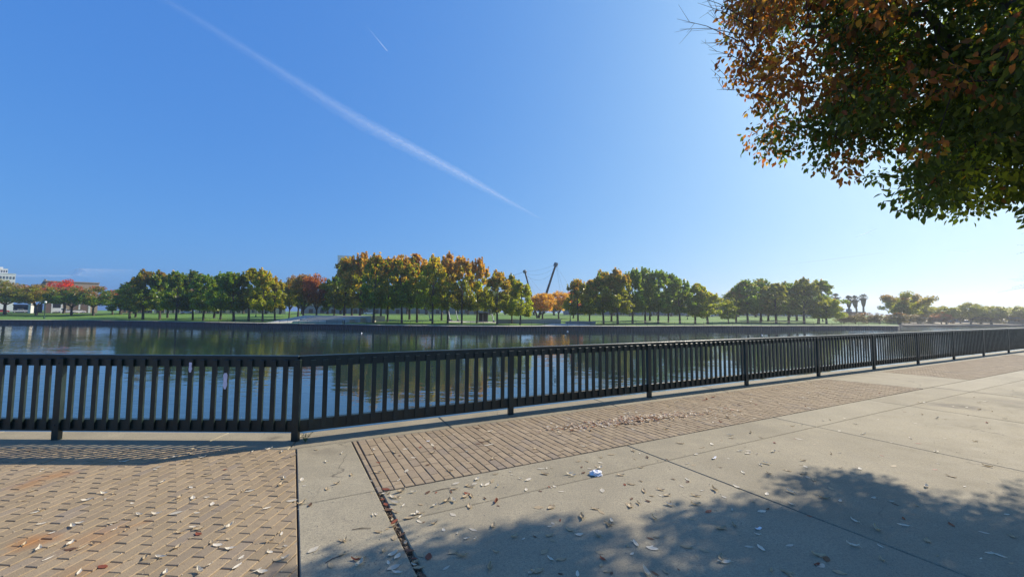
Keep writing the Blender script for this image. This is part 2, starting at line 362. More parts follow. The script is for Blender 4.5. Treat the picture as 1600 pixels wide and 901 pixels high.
# sea wall body + coping
kx = math.tan(ANG/2)
wall = MB()
def run_poly(t0, t1):
    # outline strip that follows both runs (t towards the camera)
    def corner(t): return Vector((O.x + t*math.tan(ANG/2), O.y - t))
    return corner(t0), corner(t1)
def strip(mb, t0, t1, z0, z1, l=-46, r_=70):
    c0, c1 = run_poly(t0, t1)
    a = [Vector((l, c1.y)), c1, c0, Vector((l, c0.y))]
    b = [c1, W2(r_, t1), W2(r_, t0), c0]
    mb.prism(a, z0, z1); mb.prism(b, z0, z1)
strip(wall, -.24, .30, -3.4, -.13)
seawall = struct(wall.obj('sea_wall', M['concrete']))
def coping(poly):
    MB().paver(inset(poly, .004), -.128, 0.0, .012, .010).obj('coping_block', M['concrete'], seawall)
c0, c1 = run_poly(-.31, .36)
cuts = [0.0]+[1.1+3.12*k for k in range(9)]
for k in range(len(cuts)-1):
    xa, xb = -cuts[k+1], -cuts[k]
    pl = [(O.x+xa, LEFT_Y0), (O.x+xb, LEFT_Y0), (O.x+xb, LEFT_Y1), (O.x+xa, LEFT_Y1)]
    if k == 0: pl[1] = c1; pl[2] = c0
    coping(pl)
cuts = [0.0]+[2.0+3.12*k for k in range(16)]
for k in range(len(cuts)-1):
    sa, sb = cuts[k], cuts[k+1]
    pl = [W2(sa, .36), W2(sb, .36), W2(sb, -.31), W2(sa, -.31)]
    if k == 0: pl[0] = c1; pl[3] = c0
    coping(pl)
# bed below the paving
bed = MB(); far_r = W2(70, .3)
cb = run_poly(.3, .3)[0]
bed.add([(-46, -40, -.034), (70, -40, -.034), (far_r.x+10, far_r.y, -.034), (far_r.x, far_r.y, -.034), (cb.x, cb.y, -.034), (-46, cb.y, -.034)], [(0, 1, 2, 3, 4, 5)])
pav = struct(bed.obj('pavement', M['bed']))

def SK(s, t, k=.07): return W2(s+k*(t-2.1), t)
def slab(poly, gap=.005):
    z = random.uniform(-.0015, .0015)
    MB().paver(inset(poly, gap), -.033, z, .007, .006).obj('concrete_slab', M['concrete'], pav)
e1 = lambda t: .0+.037*(t-.35); e2 = lambda t: .635+.05*(t-.36); e3 = lambda t: e2(t)+.038
slab([W2(e1(2.0), 2.0), W2(e2(2.0), 2.0), W2(e2(.36), .365), W2(e1(.36), .365)])
slab([W2(e1(5.1), 5.1), W2(e2(5.1), 5.1), W2(e2(2.0), 2.0), W2(e1(2.0), 2.0)])
slab([W2(e1(9), 9), W2(e2(9), 9), W2(e2(5.1), 5.1), W2(e1(5.1), 5.1)])
scuts = [None, 3.79, 6.93, 10.05, 13.17, 16.3, 19.4, 22.5, 25.6, 28.7, 31.8, 35, 44, 60]
tc = [2.05, 2.66, 5.75, 8.85, 12.0, 18.0]
for j in range(len(tc)-1):
    ta, tb = tc[j], tc[j+1]
    for k in range(len(scuts)-1):
        L0 = (lambda t: W2(e3(t), t)) if k == 0 else (lambda t, s=scuts[k]: SK(s, t))
        R0 = lambda t, s=scuts[k+1]: SK(s, t)
        slab([L0(tb), R0(tb), R0(ta), L0(ta)])
slab([W2(12.72, 2.045), W2(15.53, 2.045), W2(15.20, .365), W2(12.14, .365)]); slab([W2(26.99, 2.045), W2(60, 2.045), W2(60, .365), W2(26.92, .365)])
# debris packed into the wide groove beside the strip
M['debris'] = pm('groove_debris', (.26, .19, .12), .95, .5, 30, 80, .6, .01)

# ------------------------------------------------------------------ pavers
def frame_score(c):
    px, py, z = proj((c[0], c[1], 0))
    return z if (-20 < px < 1620 and py < 930 and z > .3) else 99+z
def lay(parent, bricks, mat, L=.2, Wd=.1, gap=.0055, zj=.0025):
    """bricks: list of (centre, direction angle, clipped polygon or None)"""
    me = MB().paver([(-L/2+gap/2, -Wd/2+gap/2), (L/2-gap/2, -Wd/2+gap/2), (L/2-gap/2, Wd/2-gap/2), (-L/2+gap/2, Wd/2-gap/2)], -.03, 0, .005, .0045).mesh('brick', mat)
    bricks.sort(key=lambda b: frame_score(b[0]) if b[2] is None else frame_score(b[0])+.0)
    rest = MB(); tint = []
    for n, (c, a, poly) in enumerate(bricks):
        z = random.uniform(-zj, zj)
        if n < 300:
            if poly is None:
                o = link('brick', me, parent); o.location = (c[0], c[1], z); o.rotation_euler = (random.gauss(0, .006), random.gauss(0, .004), a+random.gauss(0, .004))
            else: MB().paver(poly, -.03, z, .005, .0045).obj('brick', mat, parent)
        else:
            if poly is None:
                d = Vector((math.cos(a), math.sin(a))); q = Vector((-d.y, d.x)); cc = Vector(c)
                poly = [cc+d*(x*(L-gap)/2)+q*(y*(Wd-gap)/2) for x, y in ((-1, -1), (1, -1), (1, 1), (-1, 1))]
            v0 = len(rest.v); rest.paver(poly, -.03, z, .005, .0045); tint += [random.random()]*(len(rest.v)-v0)
    if rest.v:
        o = stuff(rest.obj('bricks_beyond', mat, parent)); a = o.data.color_attributes.new('col', 'FLOAT_COLOR', 'POINT')
        a.data.foreach_set('color', np.repeat(np.array(tint, np.float32), 4))
# left field: rows run away from the camera
c1w = run_poly(.36, .36)[0]
sb = MB().add([(-16, -2, -.013), (W2(e1(8), 8).x, W2(e1(8), 8).y, -.013), (W2(e1(.36), .36).x-.012, W2(e1(.36), .36).y, -.013), (-16, LEFT_Y0-.004, -.013)], [(0, 1, 2, 3)])
lp = struct(sb.obj('brick_paving', M['sand']))
la = R(90-4.6); ld = Vector((math.cos(la), math.sin(la))); lq = Vector((-ld.y, ld.x))
p0, p1 = W2(e1(.36), .36), W2(e1(6), 6); ln = Vector(((p1-p0).y, -(p1-p0).x)).normalized()
if ln.x > 0: ln = -ln
edgeP = p0+ln*.009
bl = []
org = Vector((-4, 4.9))
for i in range(-50, 110):
    for j in range(-50, 20):
        c = org + lq*(i*.1) + ld*((j+.5*(i % 2))*.2)
        if c.x < -9.5 or c.y < .9: continue
        poly = [c+ld*(x*.09725)+lq*(y*.04725) for x, y in ((-1, -1), (1, -1), (1, 1), (-1, 1))]
        q = clip_half(poly, edgeP, ln); 
        if len(q) > 2: q = clip_half(q, Vector((0, LEFT_Y0-.008)), Vector((0, -1)))
        if len(q) < 3: continue
        ar = abs(sum(q[k-1].x*q[k].y-q[k].x*q[k-1].y for k in range(len(q))))/2
        if ar < .002: continue
        bl.append((c if ar > .0183 else sum(q, Vector((0, 0)))/len(q), la, None if ar > .0183 else q))
lay(lp, bl, M['brickL'])
# right fields: rows run from the coping towards the plaza
def right_field(name, s0, s1, t0, t1, k0, ca=None, cb=None):
    pb = struct(MB().add([(*W2(ca[1] if ca else s0-.06+k0*(t1-.39), t1), -.016), (*W2(cb[1] if cb else s1+k0*(t1-.39), t1), -.016), (*W2(cb[0] if cb else s1, t0), -.016), (*W2(ca[0] if ca else s0-.06, t0), -.016)], [(0, 1, 2, 3)]).obj(name, M['bed']))
    d = (W2(k0, 1)-W2(0, 0)).normalized(); q = Vector((-d.y, d.x)); a = math.atan2(d.y, d.x); out = []
    n = int((s1-s0)/.1)
    for i in range(n):
        b = W2(s0+.05+i*.1, t0) - d*.1*(i % 2)
        for j in range(0, int((t1-t0)/.2)+2):
            c = b + d*(.1+.2*j)
            poly = [c+d*(x*.0965)+q*(y*.0465) for x, y in ((-1, -1), (1, -1), (1, 1), (-1, 1))]
            qd = clip_half(poly, W2(0, t0+.003), ep)
            if len(qd) > 2: qd = clip_half(qd, W2(0, t1-.004), -ep)
            for cc, sg in ((ca, 1), (cb, -1)):
                if cc and len(qd) > 2:
                    u_, v_ = W2(cc[0]+.004*sg, t0), W2(cc[1]+.004*sg, t1); nn = Vector(((v_-u_).y, -(v_-u_).x)).normalized()
                    if nn.dot(er)*sg < 0: nn = -nn
                    qd = clip_half(qd, u_, nn)
            if len(qd) < 3: continue
            ar = abs(sum(qd[k-1].x*qd[k].y-qd[k].x*qd[k-1].y for k in range(len(qd))))/2
            if ar < .002: continue
            out.append((c, a, poly if ar > .0165 else qd))
    full = MB()
    lay2 = [(c, a, None if len(p) == 4 and abs((p[0]-p[2]).length-.21423) < .001 else p) for c, a, p in out]
    lay(pb, lay2, M['brickR'], L=.199, Wd=.0995, gap=.0055)
    return pb
thin = []
for j in range(9):
    ta_, tb_ = .37+.2*j-.07, min(2.04, .37+.2*(j+1)-.07); ta_ = max(.37, ta_); pad = .003
    thin.append([W2(e2(tb_)+.012, tb_-pad), W2(e2(tb_)+.056, tb_-pad), W2(e2(ta_)+.056, ta_+pad), W2(e2(ta_)+.012, ta_+pad)])
rf = right_field('brick_paving', .705, 13.0, .365, 2.04, .045, None, (12.14, 12.72))
for q in thin: MB().paver(q, -.03, -.002, .004, .004).obj('brick', M['brickR'], rf)
right_field('brick_paving', 14.9, 26.9, .365, 2.04, .045, (15.20, 15.53), None)

# ------------------------------------------------------------------ fence
RAILW = .085
def fence(label, p_start, dirv, nb, first_post=True, skip_first=False, group=None):
    """camera-side pickets in front of two deep rails, posts every 3.12 m"""
    d = Vector((dirv[0], dirv[1], 0)).normalized(); nrm = Vector((d.y, -d.x, 0))
    if nrm.y > 0: nrm = -nrm
    a = math.atan2(d.y, d.x)
    root = thing('railing_fence', label, 'fence', (p_start[0], p_start[1], 0), a, group)
    sgn = -1 if (Matrix.Rotation(a, 3, 'Z') @ Vector((0, 1, 0))).dot(nrm) < 0 else 1
    cy = sgn                                       # local y of the camera side
    Ln = nb*3.12
    def bev(mb, name):
        o = mb.obj(name, M['paint'], root); return o
    def bar(x0, x1, y0, y1, z0, z1, ch=.006):
        m = MB(); ya, yb = min(y0, y1), max(y0, y1)
        m.paver([(x0, ya), (x1, ya), (x1, yb), (x0, yb)], z0, z1, ch, ch)
        m.f.append((3, 2, 1, 0)); return m
    for k in range(nb):
        xa, xb = k*3.12+.002, (k+1)*3.12-.002
        bev(bar(xa, xb, -RAILW/2, RAILW/2, .955, 1.10), 'top_rail'); bev(bar(xa, xb, -RAILW/2, RAILW/2, .112, .262), 'bottom_rail')
    pk = bar(-.030, .030, cy*RAILW/2+cy*.001, cy*(RAILW/2+.026), .135, 1.045, .004).mesh('picket', M['paint'])
    ps = bar(-.044, .044, cy*(RAILW/2-.024), cy*(RAILW/2+.032), 0.0, 1.055, .005).mesh('post', M['paint'])
    foot = None
    out = []
    for k in range(nb+1):
        if k == 0 and not first_post: continue
        link('post', ps, root).location = (k*3.12, 0, 0.0005)
    bt = MB().tube([(0, cy*(RAILW/2+.030), 0), (0, cy*(RAILW/2+.040), 0)], [.011, .009], 6).mesh('bolt', M['iron'])
    for k in range(nb+1):
        if k == 0 and not first_post: continue
        for zz_ in (.19, .99): link('bolt', bt, root).location = (k*3.12+.012, 0, zz_)
    for k in range(nb):
        for i in range(1, 20):
            o = link('picket', pk, root); o.location = (k*3.12+i*.156, 0, random.uniform(-.004, .004)); o.rotation_euler = (0, random.gauss(0, .003), random.gauss(0, .01)); out.append(o)
    return root, out, cy
fl, pl_, cyl = fence('dark green timber railing running straight beside the left brick paving, with two torn stickers', (O.x, O.y), (-1, 0), 5)
fr, pr_, cyr = fence('dark green timber railing receding along the lake beside the grooved brick paving and leaf pile', (O.x, O.y), (er.x, er.y), 15, first_post=False)
# torn stickers on two pickets
def sticker(px, zc, h, wd):
    g = gnd(px, 640); best = min(pl_, key=lambda o: abs(proj((O.x-o.location.x, O.y-.08, zc))[0]-px))
    pts = []
    n = 9
    prof = [(random.uniform(.35, .5)*wd, -h/2+h*k/(n-1)) for k in range(n)]; prof[0] = (.012, -h/2); prof[-1] = (.016, h/2)
    poly = [(x, z) for x, z in prof]+[(-x*random.uniform(.7, 1), z) for x, z in reversed(prof)]
    yy = cyl*(RAILW/2+.026)
    vs = [(x, yy+cyl*.0006, z+zc) for x, z in poly]+[(x, yy+cyl*.002, z+zc) for x, z in poly]; m_ = len(poly)
    MB().add(vs, [tuple(range(m_)), tuple(range(2*m_-1, m_-1, -1))]+[(k, (k+1) % m_, m_+(k+1) % m_, m_+k) for k in range(m_)]).obj('sticker', M['sticker'], best)
sticker(298, .945, .13, .05); sticker(358, .77, .21, .064)

# ------------------------------------------------------------------ far shore
FZ = -1.275
shore_px = [(-700, 497), (-300, 497.5), (0, 499.5), (150, 500.5), (300, 503), (450, 505.3), (600, 508), (700, 509), (800, 509.6), (1000, 509.6), (1200, 508.9), (1404, 509.0), (1409, 507.4), (1500, 507.4), (1600, 507.3), (2100, 508)]
SH = []
for px, py in shore_px:
    g = gnd(px, py, FZ if px < 1407 else -1.88); SH.append((math.atan2(g.x, g.y), math.hypot(g.x, g.y)))
SA = np.array([s[0] for s in SH]); SR = np.array([s[1] for s in SH])
def r_shore(th): return float(np.interp(th, SA, SR))
TH_R = math.atan2(*gnd(1407, 509, FZ).xy)
def fz(th): return FZ if th <= TH_R+.0005 else -1.88
def smooth(a, b, x): x = min(1, max(0, (x-a)/(b-a))); return x*x*(3-2*x)
def tz(x, y):
    th = math.atan2(x, y); d = math.hypot(x, y)-r_shore(th)
    k = 1-smooth(R(38), R(46), th)
    return fz(th) + smooth(5, 95, d)*(1.25*k+.55*(1-k))
def tpt(px, d):                                    # terrain point on picture column px, d metres inland
    dr = ray(px, 487); th = math.atan2(dr.x, dr.y); r_ = r_shore(th)+d
    p = Vector((math.sin(th)*r_, math.cos(th)*r_, 0)); p.z = tz(p.x, p.y); return p
ths = sorted(set(list(np.linspace(SA[0], SA[-1], 260))+[float(a) for a in SA]))
def sheet(name, ds, mat, z0=0.0, t0=None, t1=None):
    T = [t for t in ths if (t0 is None or t >= t0) and (t1 is None or t <= t1)]; V = []; Fc = []
    for t in T:
        for d in ds:
            r_ = r_shore(t)+d; x, y = math.sin(t)*r_, math.cos(t)*r_
            V.append((x, y, tz(x, y)+z0))
    n = len(ds)
    for i in range(len(T)-1):
        for j in range(n-1): Fc.append((i*n+j, (i+1)*n+j, (i+1)*n+j+1, i*n+j+1))
    return struct(MB().add(V, Fc).obj(name, mat))
sheet('lawn', [3.8, 6, 9, 13, 18, 24, 32, 42, 55, 70, 85, 100], M['grass'], 0, None, TH_R)
sheet('ground', [99.5, 150, 260, 520, 900], M['grass'], -.02, None, TH_R)
sheet('ground', [3.8, 8, 20, 45, 100, 260, 520, 900], M['dryland'], -.006, TH_R)
sheet('promenade', [0, 1.9, 3.8], M['pale'], .004)
rd = sheet('road', [102, 109], M['asphalt'], .03, None, TH_R); sheet('road', [46, 53], M['asphalt'], .012, TH_R+.004)
sheet('footpath', [13.0, 15.2], M['pale'], .014, math.atan2(*tpt(955, 5).xy), TH_R)
# sheet-pile quay wall (corrugated) with a concrete cap
V = []; Fc = []; acc = 0; prev = None; prof = []
for t in np.linspace(SA[0], SA[-1], 1500):
    r_ = r_shore(t); p = Vector((math.sin(t)*r_, math.cos(t)*r_))
    if prev is not None: acc += (p-prev).length
    prev = p
    ph = (acc % .62)/.62; off = .13 if ph < .5 else -.05
    n_ = p.normalized(); prof.append((p+n_*(.10-off), p, fz(t)))
for a, b, z_ in prof: V += [(a.x, a.y, -3.2), (a.x, a.y, z_-.16)]
for i in range(len(prof)-1): Fc.append((2*i, 2*i+2, 2*i+3, 2*i+1))
quay = struct(MB().add(V, Fc).obj('quay_wall', M['pile']))
V = []; Fc = []; P_ = prof[::5]
for a, b, z_ in P_:
    n_ = b.normalized(); q0 = b-n_*.12; q1 = b+n_*.5
    V += [(q0.x, q0.y, z_-.2), (q0.x, q0.y, z_-.006), (q1.x, q1.y, z_-.006)]
for i in range(len(P_)-1): Fc += [(3*i, 3*i+3, 3*i+4, 3*i+1), (3*i+1, 3*i+4, 3*i+5, 3*i+2)]
MB().add(V, Fc).obj('wall_cap', M['pile'], quay)

# far railing: thin posts, one rail
def far_rail(name, label, pa, pb, step, h, d0=.35, rail_mat=None, rails=(1.0,)):
    ta, tb = (math.atan2(*ray(p, 487).xy) for p in (pa, pb))
    pts = []; acc = 0; prev = None
    for t in np.linspace(ta, tb, 400):
        r_ = r_shore(t)+d0; p = Vector((math.sin(t)*r_, math.cos(t)*r_, 0)); p.z = tz(p.x, p.y); pts.append(p)
    root = thing(name, label, 'railing', pts[0]); o0 = pts[0]
    for hh in rails: MB().tube([p-o0+Vector((0, 0, h*hh)) for p in pts[::8]+[pts[-1]]], .028, 4).obj('rail', rail_mat or M['rail'], root)
    me = MB().tube([(0, 0, 0), (0, 0, h)], .026, 4).mesh('post', M['iron'])
    nxt = 0
    for i in range(1, len(pts)):
        acc += (pts[i]-pts[i-1]).length
        if acc >= nxt: link('post', me, root).location = pts[i]-o0; nxt += step
far_rail('quay_railing', 'thin railing along the far quay below the groves, ending at the quay corner', 325, 1402, 2.6, 1.02)
far_rail('quay_railing', 'thin railing along the hazy quay across the inlet', 1412, 1800, 4.2, 1.02)

# ------------------------------------------------------------------ trees across the water
def leaf_quads(P, size, flat=.0):
    n = len(P); q = rng.normal(size=(n, 3)); q /= np.linalg.norm(q, axis=1)[:, None]
    a = rng.normal(size=(n, 3)); a -= (a*q).sum(1)[:, None]*q; a /= np.linalg.norm(a, axis=1)[:, None]
    b = np.cross(q, a); s = (size*rng.uniform(.6, 1.35, n))[:, None]
    V = np.stack([P-a*s*.62, P+b*s*.42, P+a*s*.62, P-b*s*.42], 1).reshape(-1, 3)
    return V, np.arange(4*n)
def crown_mesh(kind, seed, nleaf=7000):
    """10 m tall tree; crown between z=2.4 and 10"""
    r2 = np.random.default_rng(seed); blobs = []
    if kind == 'upright':
        lop = r2.uniform(-.5, .5, 2)
        for k in range(95):
            u = r2.uniform(0, 1); z = 2.35+7.1*u
            rad = 2.7*math.sin(min(1, (u*.92+.10))**.72*math.pi)**.62 if u < .98 else .4
            th = r2.uniform(0, 2*math.pi); rr = rad*math.sqrt(r2.uniform(.12, 1))
            rr *= 1+.28*math.sin(2*th+lop[0]*9+u*5); blobs.append((rr*math.cos(th)+lop[0]*u, rr*math.sin(th)+lop[1]*u, z, r2.uniform(.34, .80)*(1.05-.45*u)))
        for k in range(20):                         # leading shoots
            th = r2.uniform(0, 2*math.pi); rr = 2.0*math.sqrt(r2.uniform(0, 1)); zt = 10-.6*rr**1.5+r2.uniform(-.7, .15)
            for j in range(4): blobs.append((rr*math.cos(th)*(1-.03*j), rr*math.sin(th), zt-.33*j, .18+.07*j))
    elif kind == 'round':
        for k in range(110):
            v = r2.normal(size=3); v /= np.linalg.norm(v); s = r2.uniform(.35, 1)**.5
            blobs.append((v[0]*2.9*s, v[1]*2.9*s, 6.5+v[2]*s*(3.2 if v[2] > 0 else 3.4), r2.uniform(.5, .95)))
    elif kind == 'bush':                            # foliage down to the ground
        for k in range(120):
            th = r2.uniform(0, 2*math.pi); rr = 4.3*math.sqrt(r2.uniform(0, 1)); top = 10-3.4*(rr/4.3)**2+r2.uniform(-.8, .2)
            blobs.append((rr*math.cos(th), rr*math.sin(th), r2.uniform(1.3, top-.5), r2.uniform(.6, 1.1)))
    elif kind == 'low':                             # broad, flat-bottomed
        for k in range(110):
            th = r2.uniform(0, 2*math.pi); rr = 4.2*math.sqrt(r2.uniform(0, 1)); top = 10-1.5*(rr/4.2)**2*2.2
            z = r2.uniform(4.1, top-.4); blobs.append((rr*math.cos(th), rr*math.sin(th), z, r2.uniform(.55, 1.0)))
    elif kind == 'open':                            # separate limbs
        for L_ in range(9):
            th = r2.uniform(0, 2*math.pi); el = r2.uniform(.55, 1.5); ln_ = r2.uniform(4.5, 7.3)
            for j in range(9):
                f = .35+.65*j/8; c = np.array([math.cos(th)*math.cos(el), math.sin(th)*math.cos(el), math.sin(el)])*ln_*f
                blobs.append((c[0]*1.1, c[1]*1.1, 2.4+c[2], r2.uniform(.6, 1.15)))
        for k in range(20): blobs.append((r2.normal()*1.3, r2.normal()*1.3, r2.uniform(3, 5.5), .8))
    bl = np.array(blobs); wts = bl[:, 3]**2.1; idx = r2.choice(len(bl), nleaf, p=wts/wts.sum())
    off = r2.normal(size=(nleaf, 3)); off /= np.linalg.norm(off, axis=1)[:, None]; off *= (r2.uniform(0, 1, nleaf)**.42)[:, None]
    P = bl[idx, :3]+off*bl[idx, 3][:, None]*np.array([1.05, 1.05, .9])
    V, I = leaf_quads(P, np.full(nleaf, .27))
    cl = r2.uniform(0, 1, len(bl))[idx]; rn = r2.uniform(0, 1, nleaf); zz = np.clip((P[:, 2]-3)/7, 0, 1)
    c = np.repeat(np.stack([rn, zz, cl, np.ones(nleaf)], 1), 4, 0)
    return np_mesh('crown', V, 4, I, M['far'], c)
def trunk_mesh(kind, seed):
    r2 = random.Random(seed); mb = MB()
    if kind == 'upright':
        mb.tube([(0, 0, -.3), (.02, 0, .1), (.05, .02, 2), (.0, .05, 5), (-.04, 0, 9)], [.26, .20, .155, .10, .02], 7)
        for k in range(14):
            z = 2.4+k*.42; th = k*2.4+r2.random(); l = 1.9*(1-k/20)
            mb.tube([(0, 0, z), (math.cos(th)*l*.5, math.sin(th)*l*.5, z+.55*l), (math.cos(th)*l, math.sin(th)*l, z+1.0*l)], [.06, .04, .012], 4)
    else:
        hz = 2.2 if kind != 'low' else 3.0
        mb.tube([(0, 0, -.3), (.03, 0, .1), (-.04, .05, hz*.6), (.05, 0, hz)], [.33, .25, .2, .19], 7)
        for k in range(9):
            th = k*.7*2+r2.random()*.6; l = r2.uniform(3, 5.2) if kind != 'low' else r2.uniform(3, 4.6); el = r2.uniform(.6, 1.3) if kind != 'low' else r2.uniform(.5, .9)
            c, s = math.cos(th)*math.cos(el), math.sin(th)*math.cos(el)
            mb.tube([(0, 0, hz-.3), (c*l*.4, s*l*.4, hz+math.sin(el)*l*.45), (c*l, s*l, hz+math.sin(el)*l)], [.12, .075, .02], 5)
    return mb.mesh('trunk', M['bark'])
CR = {k: [(crown_mesh(k, 31*s+i*7, n), trunk_mesh(k, s)) for s in range(c)] for i, (k, c, n) in enumerate((('upright', 8, 8200), ('round', 3, 8000), ('low', 3, 9000), ('open', 2, 15000), ('bush', 2, 7000)))}
CW = dict(upright=4.6, round=6.6, low=9.6, open=9.0, bush=9.0)
TREE_N = [0]
def tree(px, d, top, wpx, kind, tint, aut, turn, label, group, dist=None, name='tree'):
    p = tpt(px, d) if dist is None else at_dist(px, 487, dist)
    if dist is not None: p.z = tz(p.x, p.y)
    D = math.hypot(p.x, p.y); zt = at_dist(px, top, D).z; h = zt-p.z; wm = wpx/F*proj(p)[2]
    TREE_N[0] += 1; k = TREE_N[0]; cm, tm = CR[kind][k % len(CR[kind])]
    root = thing(name, label, 'tree', p, random.uniform(0, 6.28), group)
    sx = wm/CW[kind]*random.uniform(.95, 1.08); root.scale = (sx, sx*random.uniform(.92, 1.1), h/10.0*random.uniform(.96, 1.02)); root.rotation_euler[0] = random.gauss(0, .022); root.rotation_euler[1] = random.gauss(0, .022)
    link('trunk', tm, root); c = link('crown', cm, root); c['tint'] = [float(v) for v in tint]; c['autumn'] = [float(v) for v in aut]; c['turn'] = float(turn)
    return root
GR, OL, DK, YG = (.135, .20, .020), (.20, .20, .026), (.08, .135, .026), (.26, .28, .026)
ORN, RED, YEL, BRN, RST = (.56, .31, .05), (.58, .075, .03), (.64, .42, .04), (.32, .18, .06), (.40, .14, .055)
CN = {id(GR): 'green', id(OL): 'olive', id(DK): 'dark green', id(YG): 'yellow-green', id(ORN): 'orange', id(RED): 'red', id(YEL): 'yellow', id(BRN): 'brown', id(RST): 'rusty'}
def row(lst, kind, label, group):
    for (px, d, top, wpx, tint, aut, turn) in lst:
        ds = CN[id(tint)]+(' tree with '+CN[id(aut)]+' top' if turn > .42 else ' tree')
        tree(px, d, top, wpx, kind, tint, aut, turn, ('back-row ' if d > 30 else '')+ds+' '+label, group)
# far left: low broad trees beyond the lawn
g = 'broad low trees beside the beige hall'
tree(8, 62, 437, 84, 'low', OL, RST, .45, 'broad grey-green tree with rusty top below the stepped white tower', g)
tree(57, 58, 443, 72, 'low', OL, BRN, .55, 'broad olive and brown tree beside the yellow-topped pylon', g)
tree(-60, 60, 440, 90, 'low', OL, RST, .4, 'broad olive tree beyond the tower side of the lawn', g)
tree(100, 85, 437, 66, 'low', (.16, .05, .02), RED, .95, 'bright red autumn tree in front of the beige hall', g)
tree(112, 56, 445, 60, 'low', DK, BRN, .5, 'dark olive tree with brown top before the bright red tree', g)
tree(146, 52, 444, 58, 'low', DK, RST, .52, 'dark green tree with red and yellow top next to the tall green grove', g)
tree(176, 66, 452, 46, 'low', DK, RED, .6, 'small dark tree with a red rim between the red tree and the tall green grove', g)
# left grove
gl = 'tall green grove beside the terrace steps'
row([(203, 22, 437, 36, DK, RST, .35), (224, 17, 418, 40, OL, BRN, .45), (250, 20, 419, 38, GR, BRN, .4), (276, 16, 421, 38, GR, ORN, .25), (302, 22, 421, 36, DK, ORN, .25), (318, 15, 424, 36, GR, ORN, .2),
     (345, 24, 424, 38, GR, ORN, .2), (366, 14, 420, 40, GR, YEL, .2), (389, 17, 415, 40, OL, YEL, .3), (411, 15, 419, 36, YG, YEL, .45), (430, 24, 428, 32, OL, ORN, .5),
     (262, 36, 430, 34, DK, ORN, .1), (335, 38, 432, 36, DK, ORN, .1), (212, 38, 440, 34, DK, RST, .3)],
    'upright', 'in the dense grove left of the terrace steps', gl)
row([(452, 42, 430, 36, OL, BRN, .6), (474, 38, 426, 40, OL, BRN, .68), (495, 36, 428, 40, BRN, RST, .8), (466, 60, 432, 44, DK, BRN, .6)], 'round', 'with rounded crown behind the terrace steps', 'brown trees behind the terrace')
# middle grove
gm = 'orange-topped grove behind the quay'
row([(522, 36, 428, 34, DK, ORN, .15), (538, 31, 397, 46, OL, ORN, .5), (562, 29, 391, 46, OL, ORN, .62), (584, 12, 391, 42, GR, ORN, .60), (606, 22, 395, 40, GR, ORN, .58), (628, 14, 392, 42, GR, ORN, .6),
     (652, 20, 390, 44, GR, ORN, .62), (676, 12, 395, 42, YG, YEL, .5), (700, 18, 393, 40, OL, ORN, .68), (722, 12, 396, 42, OL, ORN, .66), (745, 18, 402, 38, YG, ORN, .68),
     (550, 46, 404, 38, GR, ORN, .5), (595, 38, 402, 38, GR, ORN, .5), (640, 40, 404, 38, GR, ORN, .5), (690, 36, 404, 38, GR, ORN, .55)],
    'upright', 'in the big grove between terrace steps and masts', gm)
row([(777, 11, 421, 40, OL, ORN, .5), (800, 17, 428, 30, YG, BRN, .35), (813, 9, 439, 38, YG, YEL, .35)], 'upright', 'with slender crown close to the masts', 'slender trees beside the masts')
tree(848, 42, 457, 44, 'round', ORN, ORN, .9, 'small bright orange tree below the tall leaning mast', 'small autumn trees below the masts')
tree(873, 50, 453, 40, 'round', YEL, ORN, .75, 'small golden yellow tree just right of the tall mast foot', 'small autumn trees below the masts')
tree(896, 58, 456, 36, 'round', RST, RED, .85, 'small reddish tree half hidden behind the golden one', 'small autumn trees below the masts')
# right groves
g2 = 'green grove right of the masts'
row([(903, 14, 432, 36, OL, ORN, .5), (921, 18, 436, 34, YG, ORN, .5), (943, 16, 421, 40, GR, ORN, .45), (965, 13, 416, 42, OL, ORN, .5), (988, 18, 418, 40, GR, ORN, .2), (1008, 22, 417, 38, GR, YEL, .15), (1028, 19, 419, 38, GR, YEL, .12),
     (1044, 26, 423, 34, DK, YEL, .1), (1062, 18, 430, 36, GR, YEL, .2), (1086, 20, 441, 38, YG, YEL, .3), (1106, 16, 452, 44, YG, YEL, .4), (955, 36, 428, 36, DK, ORN, .3), (1015, 40, 428, 36, DK, YEL, .1)],
    'upright', 'in the grove between the masts and the hazy grove', g2)
g3 = 'hazy green grove by the inlet'
row([(1138, 18, 468, 26, YG, YEL, .3), (1150, 30, 447, 34, OL, BRN, .5), (1168, 26, 434, 40, GR, BRN, .35), (1188, 30, 433, 38, GR, BRN, .3), (1212, 22, 440, 42, OL, BRN, .3), (1232, 26, 438, 40, GR, BRN, .3), (1256, 22, 433, 46, OL, BRN, .3), (1278, 25, 437, 44, GR, BRN, .3), (1291, 20, 462, 38, YG, YEL, .3), (1200, 46, 446, 40, DK, BRN, .2), (1245, 48, 446, 40, DK, BRN, .2)],
    'upright', 'in the hazy grove beside the palms', g3)
